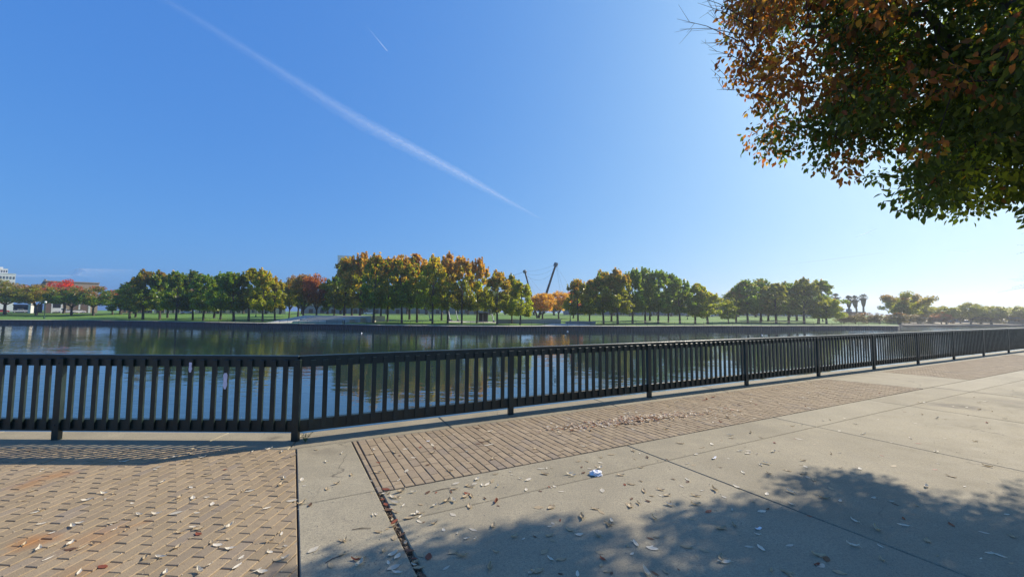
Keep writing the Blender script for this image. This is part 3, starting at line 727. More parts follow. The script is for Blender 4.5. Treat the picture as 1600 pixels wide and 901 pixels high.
# far right
tree(1404, 26, 449, 66, 'open', OL, BRN, .6, 'large open sycamore with tan top rising alone right of the palms', 'hazy trees across the inlet')
tree(1434, 30, 463, 44, 'open', OL, BRN, .55, 'smaller open sycamore leaning away from the large one', 'hazy trees across the inlet')
gr_ = 'low reddish trees across the inlet'
for px, top, wp in ((1318, 488, 26), (1336, 489, 28), (1354, 487, 28), (1374, 488, 26), (1402, 487, 28), (1420, 487, 30), (1438, 489, 26)):
    tree(px, 22+random.uniform(-4, 5), top, wp, 'bush', (.095, .07, .045), RST, .45, 'low reddish-brown tree by the road near the large sycamore', gr_)
tree(1470, 14, 487, 28, 'bush', (.13, .06, .04), RST, .85, 'small dark red tree standing alone before the long dark building', gr_)
tree(1532, 18, 483, 52, 'bush', (.11, .09, .045), RST, .55, 'broad brown and olive tree behind the white parked car', gr_)
tree(1592, 26, 489, 34, 'bush', (.11, .06, .04), RST, .8, 'small reddish tree at the end of the long dark building', gr_)
gb = 'distant hazy trees behind the long dark building'
for px, top, wp, di in ((1453, 477, 28, 230), (1478, 477, 28, 220), (1516, 472, 34, 225), (1548, 476, 46, 235), (1587, 478, 36, 260), (1612, 474, 50, 250), (1500, 482, 26, 240), (1300, 478, 30, 230), (1655, 476, 60, 250)):
    tree(px, 0, top, wp, 'round', OL, BRN, .3, 'distant rounded tree above the long dark building', gb, dist=di)
gk = 'dark background trees behind the lawn'
for k, px in enumerate(range(185, 1290, 32)):
    tree(px+random.uniform(-9, 9), 0, (random.uniform(450, 462) if not (815 < px < 905 or 1110 < px < 1140) else random.uniform(464, 470)), 50, 'round', DK, RST if k % 3 == 0 else BRN, random.choice((.15, .3, .6)), ('dark distant tree with rusty leaves' if k % 3 == 0 else 'dark green-brown distant tree')+' closing the back of the park', gk, dist=random.uniform(215, 245))

# palms
def palm(px, top, D, lean, label):
    p = at_dist(px, 487, D); p.z = tz(p.x, p.y); h = at_dist(px, top, D).z-p.z
    root = thing('palm_tree', label, 'palm', p, 0, 'fan palms across the inlet'); s = h
    crown = Vector((lean, 0, h*.86))
    MB().tube([(0, 0, -.3), (lean*.3, 0, h*.4), crown], [.42, .33, .3], 8).obj('trunk', M['pbark'], root)
    m = MB(); n = 10                                # skirt of dead fronds
    m.lathe((0, 0, 0), [(.4, h*.50), (.6, h*.57), (.85, h*.68), (.95, h*.78), (.6, h*.86)], n)
    m.v = [(x*random.uniform(.85, 1.2)+lean*(z/(h*.86)), y*random.uniform(.85, 1.2), z+random.uniform(-.25, .25)) for x, y, z in m.v]
    m.obj('dead_frond_skirt', M['thatch'], root)
    f = MB()
    for k in range(70):
        th = random.uniform(0, 6.28); el = random.uniform(-.55, 1.35); l = random.uniform(.9, 1.35)
        d = Vector((math.cos(th)*math.cos(el), math.sin(th)*math.cos(el), math.sin(el))); c = crown+d*l
        sd_ = d.cross(Vector((0, 0, 1))).normalized(); up = sd_.cross(d)
        fan = [c-d*.3]
        for j in range(9):
            a = -1.25+2.5*j/8; tip = c+(d*math.cos(a)+sd_*math.sin(a))*random.uniform(.6, .85)-Vector((0, 0, .16))
            q = c+(d*math.cos(a)+sd_*math.sin(a))*.35
            f.add([c-d*.1, q+sd_*.09, tip, q-sd_*.09], [(0, 1, 2, 3)])
        f.add([crown, crown+sd_*.04, c, c-sd_*.04], [(0, 1, 2, 3)])
    f.obj('frond_crown', M['palm'], root)
palm(1327, 463, 215, 0, 'fan palm nearest the green grove, short trunk with thick dead skirt')
palm(1339.5, 463, 218, -.9, 'leaning fan palm, middle one of the three beside the red roof')
palm(1349, 460, 222, .3, 'tallest straight fan palm with bare trunk beside the large sycamore')
palm(1307, 459, 225, 0, 'fan palm half hidden behind the edge of the hazy green grove')

# ------------------------------------------------------------------ buildings far behind
def building(name, label, px0, px1, ytop, Y, depth, wall_m, cat='building', wins=None, roof=None, base_z=None, parapet=.4):
    t0, t1 = (math.atan2(*ray(p, 487).xy) for p in (px0, px1)); tm = (t0+t1)/2; D = Y/max(.62, math.cos(tm))
    xm, Y = D*math.sin(tm), D*math.cos(tm); x0, x1 = -D*math.tan((t1-t0)/2), D*math.tan((t1-t0)/2)
    zb = tz(xm, Y) if base_z is None else base_z
    zt = at_dist((px0+px1)/2, ytop, D).z
    root = thing(name, label, cat, (xm, Y, zb), -tm); hw = (x1-x0)/2; h = zt-zb
    MB().box((0, depth/2, h/2-.5), (2*hw, depth, h+1)).obj('wall', wall_m, root)
    MB().box((0, depth/2, h+parapet/2+.003), (2*hw+.4, depth+.4, parapet)).obj('roof', roof or wall_m, root)
    for (u0, u1, v0, v1, mm, nm) in (wins or []):
        a, b = -hw+2*hw*u0, -hw+2*hw*u1
        wnd = MB().box(((a+b)/2, -.06, h*(v0+v1)/2), (b-a, .1, h*(v1-v0))).obj(nm, mm, root)
        if nm == 'window': MB().box(((a+b)/2, -.125, h*(v0+v1)/2), ((b-a)*.06, .02, h*(v1-v0))).obj('mullion', M['white'], wnd)
    return root, hw, h
def grid(n, u0, u1, v0, v1, fill, mm, nm='window'):
    st = (u1-u0)/n; return [(u0+st*k+st*(1-fill)/2, u0+st*k+st*(1+fill)/2, v0, v1, mm, nm) for k in range(n)]
hall, hw, h = building('hall', 'large beige windowless hall with white pillars and brown panels behind the low trees', 68, 152, 441, 185, 45, M['beige'],
    wins=[(.02, .12, 0, .33, M['brown'], 'panel'), (.13, .155, 0, .42, M['white'], 'pillar'), (.155, .30, .0, .30, M['dark'], 'opening'), (.30, .33, 0, .34, M['white'], 'pillar'), (.40, .46, 0, .36, M['beige'], 'pillar'), (.47, .62, 0, .34, M['brown'], 'panel'),
          (.63, .66, 0, .36, M['white'], 'pillar'), (.68, .80, 0, .3, M['brown'], 'panel'), (.82, .86, 0, .34, M['white'], 'pillar')])
MB().add([(-hw-3.2, 3, h*.55), (-hw, 3, h*.55), (-hw, 3, h+1.2), (-hw-.6, 3, h+1.2), (-hw-3.2, 30, h*.55), (-hw, 30, h*.55), (-hw, 30, h+1.2), (-hw-.6, 30, h+1.2)],
         [(3, 2, 1, 0), (4, 5, 6, 7), (0, 1, 5, 4), (2, 3, 7, 6), (3, 0, 4, 7), (1, 2, 6, 5)]).obj('sloping_buttress', M['blue'], hall)
building('hall_wing', 'low beige wing with brown panels beside the yellow-topped pylon', 20, 66, 477, 187, 20, M['brown'], wins=[(.05, .3, 0, .8, M['dark'], 'opening'), (.36, .6, 0, .8, M['dark'], 'opening')])
tw, hw, h = building('tower', 'pale stepped tower with rows of windows above the far-left trees', -22, 20, 427, 330, 26, M['white'],
    wins=grid(8, .0, 1.0, .86, .93, .55, M['glass'])+grid(8, 0, 1, .70, .78, .55, M['brown']))
MB().box((-1.2, 12, h+2.2), (2*hw-6, 20, 4)).obj('upper_storey', M['white'], tw)
for k in range(6): MB().box((-1.2+(hw-3)*(-.84+.336*k), 1.93, h+2.0), ((hw-3)*.16, .1, 1.8)).obj('window', M['glass'], tw)
MB().box((-3, 12, h+5), (6, 8, 1.8)).obj('roof_housing', M['white'], tw)
building('shop', 'low orange-tan building seen between the trunks of the green grove', 190, 238, 477, 205, 15, M['tan'], wins=grid(6, .03, .97, .1, .6, .5, M['glass']))
building('shop', 'low pale building with dark doorways beside the orange-tan one', 240, 300, 478, 206, 15, M['pink'], wins=grid(7, .03, .97, .0, .62, .45, M['dark'], 'doorway'))
building('shop', 'long pale pink building behind the trunks left of the terrace steps', 304, 446, 480, 208, 15, M['pink'], wins=grid(12, .02, .98, .1, .62, .4, M['glass']))
building('office_block', 'tall pale slab rising behind the first orange-topped tree', 525, 549, 400, 300, 20, M['white'], wins=sum([grid(5, .05, .95, .1+.1*k, .16+.1*k, .6, M['glass']) for k in range(8)], []))
building('warehouse', 'long blue-grey shed behind the lawn of the middle grove', 470, 770, 479, 252, 20, M['blue'], wins=grid(18, .02, .98, .05, .6, .35, M['dark'], 'doorway'))
building('warehouse', 'grey-blue shed behind the green grove right of the masts', 880, 1130, 481, 252, 20, M['blue'], wins=grid(14, .02, .98, .05, .55, .4, M['glass']))
building('warehouse', 'hazy shed behind the hazy grove by the inlet', 1135, 1290, 484, 252, 20, M['blue'], wins=grid(8, .02, .98, .05, .55, .4, M['dark'], 'doorway'))
building('long_building', 'long low dark blue-grey building with flat roof across the inlet', 1384, 1700, 494.0, 168, 18, M['blue'], wins=grid(22, .01, .99, .2, .6, .55, M['glass']), parapet=.5)
rb, hw, h = building('red_roofed_house', 'low building with red roof under the fan palms', 1318, 1352, 490.5, 205, 12, M['blue'], wins=grid(5, .05, .95, .1, .6, .5, M['glass']), roof=M['redroof'], parapet=1.2)
MB().lathe((-hw*.5, 5, h+1.2), [(1.2, 0), (1.2, 1.3), (.8, 1.6)], 12).obj('roof_tank', M['blue'], rb)
building('low_wall_house', 'low hazy building beyond the palms towards the green grove', 1286, 1317, 493, 205, 12, M['blue'], wins=grid(4, .05, .95, .1, .6, .5, M['glass']))

# ------------------------------------------------------------------ lamps, pylon, masts
def lamp(px, ybase, yglobe, label, D=None):
    if D is None:
        d_ = next((d for d in np.arange(1, 120, .5) if proj(tpt(px, d))[1] < ybase), 60); p = tpt(px, d_)
    else: p = at_dist(px, 487, D); p.z = tz(p.x, p.y)
    h = at_dist(px, yglobe, math.hypot(p.x, p.y)).z-p.z
    root = thing('street_lamp', label, 'lamp', p, 0, 'globe lamps across the water')
    MB().lathe((0, 0, 0), [(.24, -.2), (.24, .3), (.15, .45), (.10, .8), (.07, h-.5), (.12, h-.42), (.12, h-.30)], 8).obj('post', M['green'], root)
    MB().lathe((0, 0, h), [(.12, -.31), (.25, -.2), (.32, 0), (.25, .22), (.08, .33)], 10).obj('globe', M['globe'], root, True)
lamp(70, 497.5, 472, 'globe lamp on a green post on the lawn before the beige hall')
lamp(400, 495, 475, 'globe lamp among the trunks left of the terrace steps')
lamp(891, 502, 475.5, 'globe lamp standing right below the small reddish tree')
lamp(1074, 499, 482, 'globe lamp under the green grove right of the masts')
lamp(1190, 501, 484.7, 'globe lamp in the middle of the hazy green grove')
lamp(1285, 502, 487.3, 'globe lamp at the palm end of the hazy green grove')
lamp(1313, 503.5, 490.6, 'globe lamp below the half hidden palm')
lamp(1395.5, 504.5, 489.6, 'globe lamp at the corner of the far quay before the large sycamore')
pp = tpt(48, 92); ph = at_dist(48, 470, math.hypot(pp.x, pp.y)).z-pp.z
py = thing('pylon', 'white square pylon with yellow top beside the beige hall', 'pylon', pp)
MB().box((0, 0, ph*.41), (1.1, 1.1, ph*.82)).obj('shaft', M['white'], py); MB().paver([(-.75, -.75), (.75, -.75), (.75, .75), (-.75, .75)], ph*.82+.003, ph, .2, .3).obj('cap', M['yellow'], py)

def mast(label, tpx, tpy, bpx_, D, r_, lean_h):
    top = at_dist(tpx, tpy, D); b = at_dist(bpx_, 487, D); b.z = tz(b.x, b.y)
    root = thing('leaning_mast', label, 'mast', b, 0, 'leaning steel masts behind the quay'); t = top-b
    MB().tube([(0, 0, -.3), t*.5, t], [r_*1.1, r_, r_*.8], 10).obj('pole', M['steel'], root)
    MB().tube([t*.965, t*1.03], [r_*1.9, r_*1.7], 10).obj('head_collar', M['rail'], root)
    d = t.normalized()
    for k in range(4):
        a = k*1.57; MB().box(t*.99+Vector((math.cos(a)*.5, math.sin(a)*.5, .1)), (.5, .3, .3), a).obj('bracket', M['rail'], root)
    return root, top, b
m1, top1, b1 = mast('shorter dark mast leaning left above the slender yellow-green trees', 820, 424, 840, 142, .33, 0)
m2, top2, b2 = mast('taller dark mast leaning right above the small orange tree', 868.5, 413, 841, 142, .42, 0)
q = top2*.42+b2*.58-b2
MB().box(q+Vector((-.9, 0, .3)), (1.1, .8, .8)).obj('floodlight', M['iron'], m2); MB().box(q+Vector((-.9, 0, -1.5)), (.9, .6, .5)).obj('floodlight', M['iron'], m2)
def cable(root, a, b, sag, o):
    pts = [a.lerp(b, k/10)-Vector((0, 0, sag*4*(k/10)*(1-k/10)))-o for k in range(11)]
    MB().tube(pts, .022, 4).obj('cable', M['cable'], root)
for dz, sg in ((0, .6), (-.9, 1.6), (-1.6, 3.0)): cable(m2, top2+Vector((0, 0, dz)), top1+Vector((0, 0, dz*.6)), sg, b2)
for px, yy in ((893, 452), (886, 470), (880, 480)): cable(m2, top2, at_dist(px, yy, 146), .2, b2)
for px, yy in ((852, 462), (842, 470), (836, 478), ): cable(m1, top1, at_dist(px, yy, 146), .3, b1)
for px, yy in ((770, 434), (766, 438)): cable(m1, top1, at_dist(px, yy, 150), .5, b1)
def strut(label, tx, ty, bx, by, D, r_):
    a = at_dist(tx, ty, D); b = at_dist(bx, by, D); b.z = tz(b.x, b.y); root = thing('slanted_strut', label, 'strut', b, 0, 'pale slanted struts in the middle grove')
    MB().tube([(0, 0, -.2), (a-b)], [r_, r_*.9], 8).obj('pole', M['lite'], root); MB().lathe((0, 0, 0), [(r_*2.6, -.2), (r_*2.6, .25), (r_*1.4, .45)], 10).obj('footing', M['iron'], root)
strut('thin pale strut slanting between the left trunks of the orange-topped grove', 663, 458, 673, 493, 118, .16)
strut('thickest pale strut slanting between the trunks of the orange-topped grove', 696, 464, 703, 494, 116, .30)
strut('thin pale strut slanting beside the thickest one', 710, 476, 716, 495, 114, .15)
strut('short pale strut beside the dark kiosk below the slender trees', 765, 478, 772, 499, 108, .15)
# kiosk, low stage walls
kp = tpt(755, 26); kk = thing('kiosk', 'dark open kiosk with columns beneath the slender yellow-green trees', 'kiosk', kp)
MB().box((0, 0, 2.35), (3.0, 2.6, .35)).obj('roof', M['iron'], kk); MB().box((0, .7, 1.1), (2.4, .8, 2.2)).obj('back_wall', M['dark'], kk)
for sx in (-1.3, 0, 1.3): MB().box((sx, -1.0, 1.08), (.22, .22, 2.17)).obj('column', M['rail'], kk)
M['grey'] = pm('grey_concrete', (.30, .285, .26), .9, .15, .4, 6, .2, .02)
def lowwall(label, pxa, pxb, d, h, th, mm):
    a, b = tpt(pxa, d), tpt(pxb, d); c = (a+b)/2; v = b-a; root = thing('low_wall', label, 'wall', c, math.atan2(v.y, v.x))
    L_ = v.length
    MB().box((0, 0, h/2-.3), (L_, th, h+.6)).obj('wall_body', mm, root); MB().box((0, 0, h+.052), (L_+.1, th+.12, .1)).obj('coping', M['pale'], root)
lowwall('long low grey stage wall below the masts', 776, 876, 17, .95, .6, M['grey'])
lowwall('low grey wall right of the stage, near the globe lamp', 884, 930, 14, .55, .5, M['grey'])
def patch(name, corners, mm, dz=.02):
    pts = [tpt(*c) for c in corners]
    # follow the slope with a small grid
    n = 8; V = []; Fc = []
    for i in range(n+1):
        for j in range(n+1):
            a = pts[0].lerp(pts[1], i/n); b = pts[3].lerp(pts[2], i/n); p = a.lerp(b, j/n); V.append((p.x, p.y, tz(p.x, p.y)+dz))
    for i in range(n):
        for j in range(n): Fc.append((i*(n+1)+j, (i+1)*(n+1)+j, (i+1)*(n+1)+j+1, i*(n+1)+j+1))
    struct(MB().add(V, Fc).obj(name, mm))
patch('footpath', [(845, 3.6), (935, 3.6), (905, 16), (862, 16)], M['pale'], .02)
patch('footpath', [(700, 24), (790, 20), (795, 26), (700, 31)], M['pale'], .02)
# terrace steps
ta = tpt(452, 6); tb = tpt(520, 6); dv = (tb-ta); dv.z = 0; wid = dv.length; dv.normalize(); nv = Vector((-dv.y, dv.x, 0))
ter = thing('terrace_steps', 'broad pale concrete terrace of steps rising from the far quay', 'steps', ta, math.atan2(dv.y, dv.x))
for k in range(4):
    z1 = .42*(k+1); ext = 1.5*k
    y0_ = 1.6+k*2.4; MB().box((wid/2+ext*.5, (y0_+16)/2, (z1-.6)/2), (wid+ext+.5, 16-y0_, z1+.6)).obj('step', M['pale'], ter)
MB().add([(-7, -1, -.2), (-.2, -1, -.2), (-.2, 12, 1.75), (-5, 12, 1.75), (-7, -1, -.4), (-.2, -1, -.4), (-.2, 12, -.4), (-5, 12, -.4)], [(0, 1, 2, 3), (0, 4, 5, 1), (1, 5, 6, 2), (2, 6, 7, 3), (3, 7, 4, 0)]).obj('ramp', M['pale'], ter)
lowwall('pale low parapet right of the terrace steps', 511, 536, 6.5, .75, .5, M['grey'])

# ------------------------------------------------------------------ parked cars
def car(px, D, col, label, kind='car', rz=0.0):
    p = tpt(px, D); p.z += .03
    rz += -math.atan2(p.x, p.y)
    root = thing('parked_'+kind, label, kind, p, rz, 'vehicles parked across the water')
    mt = pm('car_paint', col, .25, .04, 1, bstr=0)
    if kind == 'car':
        prof = [(-2.2, .35), (-2.25, .75), (-2.1, .95), (-1.5, 1.02), (-.9, 1.45), (.55, 1.48), (1.2, 1.02), (2.05, .88), (2.25, .65), (2.2, .35)]; gl = [(-1.35, 1.04), (-.88, 1.40), (.52, 1.43), (1.05, 1.04)]
    elif kind == 'pickup':
        prof = [(-2.8, .45), (-2.8, 1.1), (-.7, 1.1), (-.55, 1.75), (.7, 1.78), (1.25, 1.2), (2.6, 1.08), (2.7, .5)]; gl = [(-.5, 1.2), (-.45, 1.68), (.66, 1.70), (1.08, 1.2)]
    else:
        prof = [(-2.5, .4), (-2.5, 2.0), (-2.3, 2.15), (1.2, 2.15), (2.0, 1.25), (2.5, 1.1), (2.55, .45)]; gl = [(.1, 1.25), (.1, 1.95), (1.2, 1.98), (1.75, 1.25)]
    n = len(prof)
    vs = [(x, -.88, z) for x, z in prof]+[(x, .88, z) for x, z in prof]
    MB().add(vs, [tuple(range(n)), tuple(range(2*n-1, n-1, -1))]+[(k, n+k, n+(k+1) % n, (k+1) % n) for k in range(n)]).obj('body', mt, root)
    for s in (-1, 1):
        g_ = [(x, s*.885, z) for x, z in gl]+[(x, s*.90, z) for x, z in gl]
        MB().add(g_, [(0, 1, 2, 3), (7, 6, 5, 4), (0, 4, 5, 1), (1, 5, 6, 2), (2, 6, 7, 3), (3, 7, 4, 0)]).obj('window', M['glass'], root)
        for wx in (-1.4, 1.4):
            wv = MB(); wv.tube([(wx, s*.70, .34), (wx, s*.93, .34)], .34, 14); t_ = wv.obj('wheel', M['tyre'], root)
            MB().tube([(wx, s*.932, .34), (wx, s*.945, .34)], .18, 10).obj('rim', M['lite'], t_)
WH, SV, DKC = (.80, .80, .80), (.45, .47, .50), (.05, .06, .08)
car(31, 104.5, SV, 'grey pickup parked left of the yellow-topped pylon', 'pickup')
car(3, 104.5, (.5, .03, .03), 'red car at the end of the parked row beyond the lawn', 'car')
car(95, 105, WH, 'white van parked before the beige hall', 'van')
car(106, 105, WH, 'white car parked next to the white van', 'car')
car(123, 105, WH, 'white car parked by the brown panels of the beige hall', 'car', .1)
car(292, 105, WH, 'white car behind the trunks of the tall green grove')
car(577, 105, WH, 'white car beyond the lawn of the orange-topped grove', 'car')
car(1108, 105, WH, 'white car behind the yellow-green tree of the right grove', 'car')
car(1266, 105, WH, 'white car behind the end of the hazy grove', 'car')
car(1373, 105, DKC, 'dark car on the road below the large sycamore')
car(1526, 49, WH, 'white car parked before the long dark building')

# ------------------------------------------------------------------ people and gulls
def person(px, d, label, lean=.35, face=-1):
    p = tpt(px, d); J = dict(pel=(0, 0, .93), ch=(face*.10*lean*2, 0, 1.22), nk=(face*.26*lean*1.6, 0, 1.45), hd=(face*.34*lean*1.7, 0, 1.60), ht=(face*.35*lean*1.7, 0, 1.72))
    vs = [J['pel'], J['ch'], J['nk'], J['hd'], J['ht']]; rd_ = [.15, .17, .065, .10, .075]; ed = [(0, 1), (1, 2), (2, 3), (3, 4)]
    for s in (-1, 1):
        b = len(vs); vs += [(face*.02*s, s*.10, .86), (face*.05-.06*s, s*.11, .48), (-.10*s, s*.11, .08), (-.10*s+face*.17, s*.12, .04)]; rd_ += [.10, .07, .05, .045]; ed += [(0, b), (b, b+1), (b+1, b+2), (b+2, b+3)]
        b = len(vs); vs += [(J['ch'][0]+face*.06, s*.20, 1.36), (J['ch'][0]+face*.13, s*.25, 1.10), (J['ch'][0]+face*.38, s*.18, 1.05), (J['ch'][0]+face*.47, s*.15, 1.05)]; rd_ += [.065, .05, .04, .035]; ed += [(1, b), (b, b+1), (b+1, b+2), (b+2, b+3)]
    me = bpy.data.meshes.new('person'); me.from_pydata(vs, ed, [])
    o = link('person', me); o.location = p
    sk = o.modifiers.new('skin', 'SKIN'); o.modifiers.new('sub', 'SUBSURF').render_levels = 1
    for k, r_ in enumerate(rd_): me.skin_vertices[0].data[k].radius = (r_, r_)
    me.skin_vertices[0].data[0].use_root = True
    m, N, L, B = newmat('clothing'); sp = N.new('ShaderNodeSeparateXYZ'); L.new(objco(N), sp.inputs[0])
    rp = N.new('ShaderNodeValToRGB'); rp.color_ramp.interpolation = 'CONSTANT'; e = rp.color_ramp.elements
    for k_, c_ in ((.0, (.02, .02, .025)), (.06, (.03, .04, .07)), (.53, (.42, .47, .58)), (.83, (.36, .2, .14)), (.93, (.05, .04, .035))):
        x_ = e[0] if k_ == 0 else e.new(k_); x_.position = k_; x_.color = (*c_, 1)
    while len(e) > 5: e.remove(e[-1])
    L.new(math_(N, L, 'DIVIDE', sp.outputs[2], 1.75), rp.inputs[0]); L.new(rp.outputs[0], B.inputs['Base Color']); B.inputs['Roughness'].default_value = .85
    me.materials.append(m); tag(o, label, 'person')
person(539, 1.1, 'person in a pale blue shirt and dark trousers leaning by the far quay railing')
def gull(px, py, label):
    p = gnd(px, py, WATER_Z); o = MB()
    o.lathe((0, 0, 0), [(.05, -.03), (.15, .0), (.17, .07), (.10, .15), (.03, .18)], 8); o.v = [(x*1.7, y*.8, z) for x, y, z in o.v]
    o.lathe((.2, 0, .14), [(.04, 0), (.06, .05), (.05, .1), (.02, .13)], 7); o.add([(.25, 0, .21), (.33, .01, .2), (.33, -.01, .2), (.26, 0, .19)], [(0, 1, 2), (1, 3, 2)]); o.add([(-.24, .05, .08), (-.42, .03, .12), (-.42, -.03, .12), (-.24, -.05, .08)], [(0, 1, 2, 3)])
    b = o.obj('gull', M['feather']); b.scale = (.7, .7, .7); b.location = (p.x, p.y, WATER_Z); b.rotation_euler = (0, 0, random.uniform(0, 6)); tag(b, label, 'gull', 'gulls floating on the lake')
for px, py in ((565, 520.5), (887, 517.8), (1191, 523.5)): gull(px, py, 'white gull floating on the lake near the far quay')

# ------------------------------------------------------------------ the tree over the plaza
SHV = Vector((SUNV.x/SUNV.z, SUNV.y/SUNV.z))
sil = [(1130, -400), (1140, -20), (1132, 20), (1130, 60), (1136, 100), (1158, 130), (1166, 180), (1178, 215), (1184, 262), (1205, 274), (1240, 262), (1275, 280), (1300, 262), (1335, 290), (1345, 322), (1400, 338), (1470, 345), (1520, 325), (1560, 345), (1620, 340), (2600, 330), (2600, -400)]
shp = [(380, 940), (480, 896), (560, 862), (640, 840), (760, 830), (860, 834), (930, 826), (950, 830), (900, 862), (925, 900), (930, 945), (1030, 945), (1012, 900), (1015, 868), (1060, 838), (1008, 815), (1000, 803), (1090, 797), (1150, 792), (1215, 790), (1245, 774), (1205, 764), (1260, 752), (1300, 740), (1350, 744), (1390, 762), (1440, 778), (1500, 764), (1560, 762), (1610, 766), (2400, 760), (4000, 940), (4000, 30000), (-30000, 30000)]
def inpoly(x, y, poly):
    c = False; j = len(poly)-1
    for i in range(len(poly)):
        xi, yi = poly[i]; xj, yj = poly[j]
        if (yi > y) != (yj > y) and x < (xj-xi)*(y-yi)/(yj-yi)+xi: c = not c
        j = i
    return c
from mathutils import noise as MN
def ok_point(p, pad=0):
    jx = MN.noise(Vector(p)*1.6)*26+MN.noise(Vector(p)*4.0)*14; jy = MN.noise(Vector(p)*1.6+Vector((9, 3, 1)))*26+MN.noise(Vector(p)*4.0+Vector((9, 3, 1)))*14
    if p[1] > .6:
        a = proj(p)
        if a[2] > .3 and not inpoly(a[0]+jx, a[1]+jy, sil): return False
    gx, gy = p[0]-SHV.x*p[2], p[1]-SHV.y*p[2]
    if gy > 1.2:
        b = proj((gx, gy, 0))
        if b[1] < 940 and not inpoly(b[0], b[1], shp): return False
    return True
TC = Vector((8.1, 5.2, 6.4)); TR = Vector((5.9, 4.7, 3.7))
blobs = []; tries = 0
while len(blobs) < 1500 and tries < 60000:
    tries += 1
    v = Vector((random.gauss(0, 1), random.gauss(0, 1), random.gauss(0, 1))).normalized()*(random.random()**.30)
    p = Vector((TC.x+v.x*TR.x, TC.y+v.y*TR.y, TC.z+v.z*TR.z))
    r_ = random.uniform(.16, .46)
    if all(ok_point(p+Vector(o)*r_*.35) for o in ((1, 0, 0), (-1, 0, 0), (0, 1, 0), (0, -1, 0), (0, 0, 1), (0, 0, -1))): blobs.append((p.x, p.y, p.z, r_))
BL = np.array(blobs)
near_w = np.where(BL[:, 2] < 7.4, 1.25, .45)*np.where(BL[:, 0] < 4.9, 1.0, 1.0)
NL = 156000
wts = BL[:, 3]**2*near_w; bi = rng.choice(len(BL), NL, p=wts/wts.sum())
off = rng.normal(size=(NL, 3)); off /= np.linalg.norm(off, axis=1)[:, None]; off *= (rng.uniform(0, 1, NL)**.45)[:, None]
LP = BL[bi, :3]+off*BL[bi, 3][:, None]*np.array([1.1, 1.1, .8])
# leaves hang: the blade points down and outwards
dr = rng.normal(size=(NL, 3))*.55+np.array([0, 0, -.75])+off*.45; dr /= np.linalg.norm(dr, axis=1)[:, None]
nm = rng.normal(size=(NL, 3)); nm -= (nm*dr).sum(1)[:, None]*dr; nm /= np.linalg.norm(nm, axis=1)[:, None]
sdv = np.cross(dr, nm)
sz = rng.uniform(.05, .118, NL)
pal = np.array([[.045, .075, .016], [.06, .09, .018], [.11, .14, .02], [.30, .12, .03], [.24, .075, .025], [.36, .20, .03], [.15, .075, .03]])
leftness = np.clip((5.6-LP[:, 0])/2.6, 0, 1)*.62+np.clip((LP[:, 2]-5.2)/6, 0, .2)
clr = rng.uniform(0, 1, len(BL))[bi]
q = leftness+.55*(clr-.5)+.35*(rng.uniform(0, 1, NL)-.5)
ci = np.where(q > .42, rng.choice([3, 4, 5, 6, 3], NL), np.where(q > .24, rng.choice([2, 6, 1, 1, 0], NL), rng.choice([0, 1, 0, 2, 1], NL, p=[.36, .3, .2, .08, .06])))
bright = (clr > .86) & (q < .34); ci = np.where(bright, 2, ci)
LC = np.where(bright[:, None], np.array([.20, .25, .025]), pal[ci])*rng.uniform(.75, 1.3, NL)[:, None]
def leaf_V(P, d, n, s, sz):
    w_ = sz*.26; z_ = sz[:, None]
    return np.stack([P, P+d*z_*.34+s*w_[:, None]+n*w_[:, None]*.35, P+d*z_*.68+s*w_[:, None]*.72+n*w_[:, None]*.2, P+d*z_-n*z_*.05, P+d*z_*.68-s*w_[:, None]*.72+n*w_[:, None]*.2, P+d*z_*.34-s*w_[:, None]+n*w_[:, None]*.35], 1)
LI = np.array([0, 1, 2, 3, 0, 3, 4, 5])
# the 300 leaves that show largest become separate parts
Cn = np.array(CAM); D_ = LP-Cn; zc = D_ @ np.array(_f); xp = 800+F*(D_ @ np.array(_r))/zc; yp = 450.5-F*(D_ @ np.array(_u))/zc
vis = (zc > .5) & (xp > 0) & (xp < 1600) & (yp > 0) & (yp < 900)
order = np.argsort(np.where(vis, zc/sz, 1e9))[:300]; rest = np.ones(NL, bool); rest[order] = False
tp = Vector((8.6, 4.6, 0))
NT = thing('shade_tree', 'near shade tree with drooping green and orange leaves over the plaza', 'tree', tp)
Vr = leaf_V(LP[rest]-np.array(tp), dr[rest], nm[rest], sdv[rest], sz[rest]).reshape(-1, 3); nr = rest.sum()
Ir = (LI[None, :]+6*np.arange(nr)[:, None]).ravel()
stuff(link('foliage', np_mesh('foliage', Vr, 4, Ir, M['leaf'], np.repeat(np.concatenate([LC[rest], np.ones((nr, 1))], 1), 6, 0)), NT))
leaf_me = []
for k in range(7):
    v = leaf_V(np.zeros((1, 3)), np.array([[0, 0, -1.0]]), np.array([[0, 1.0, 0]]), np.array([[1.0, 0, 0]]), np.array([1.0])).reshape(-1, 3)
    leaf_me.append(np_mesh('leaf', v, 4, LI, M['leaf'], np.repeat(np.concatenate([pal[k], [1]])[None], 6, 0)))
for i in order:
    o = link('leaf', leaf_me[int(ci[i])], NT)
    m3 = Matrix((Vector(sdv[i]), Vector(nm[i]), -Vector(dr[i]))).transposed()
    if m3.determinant() < 0: m3 = Matrix((-Vector(sdv[i]), Vector(nm[i]), -Vector(dr[i]))).transposed()
    o.matrix_local = Matrix.Translation(Vector(LP[i])-tp) @ m3.to_4x4() @ Matrix.Scale(float(sz[i]), 4)
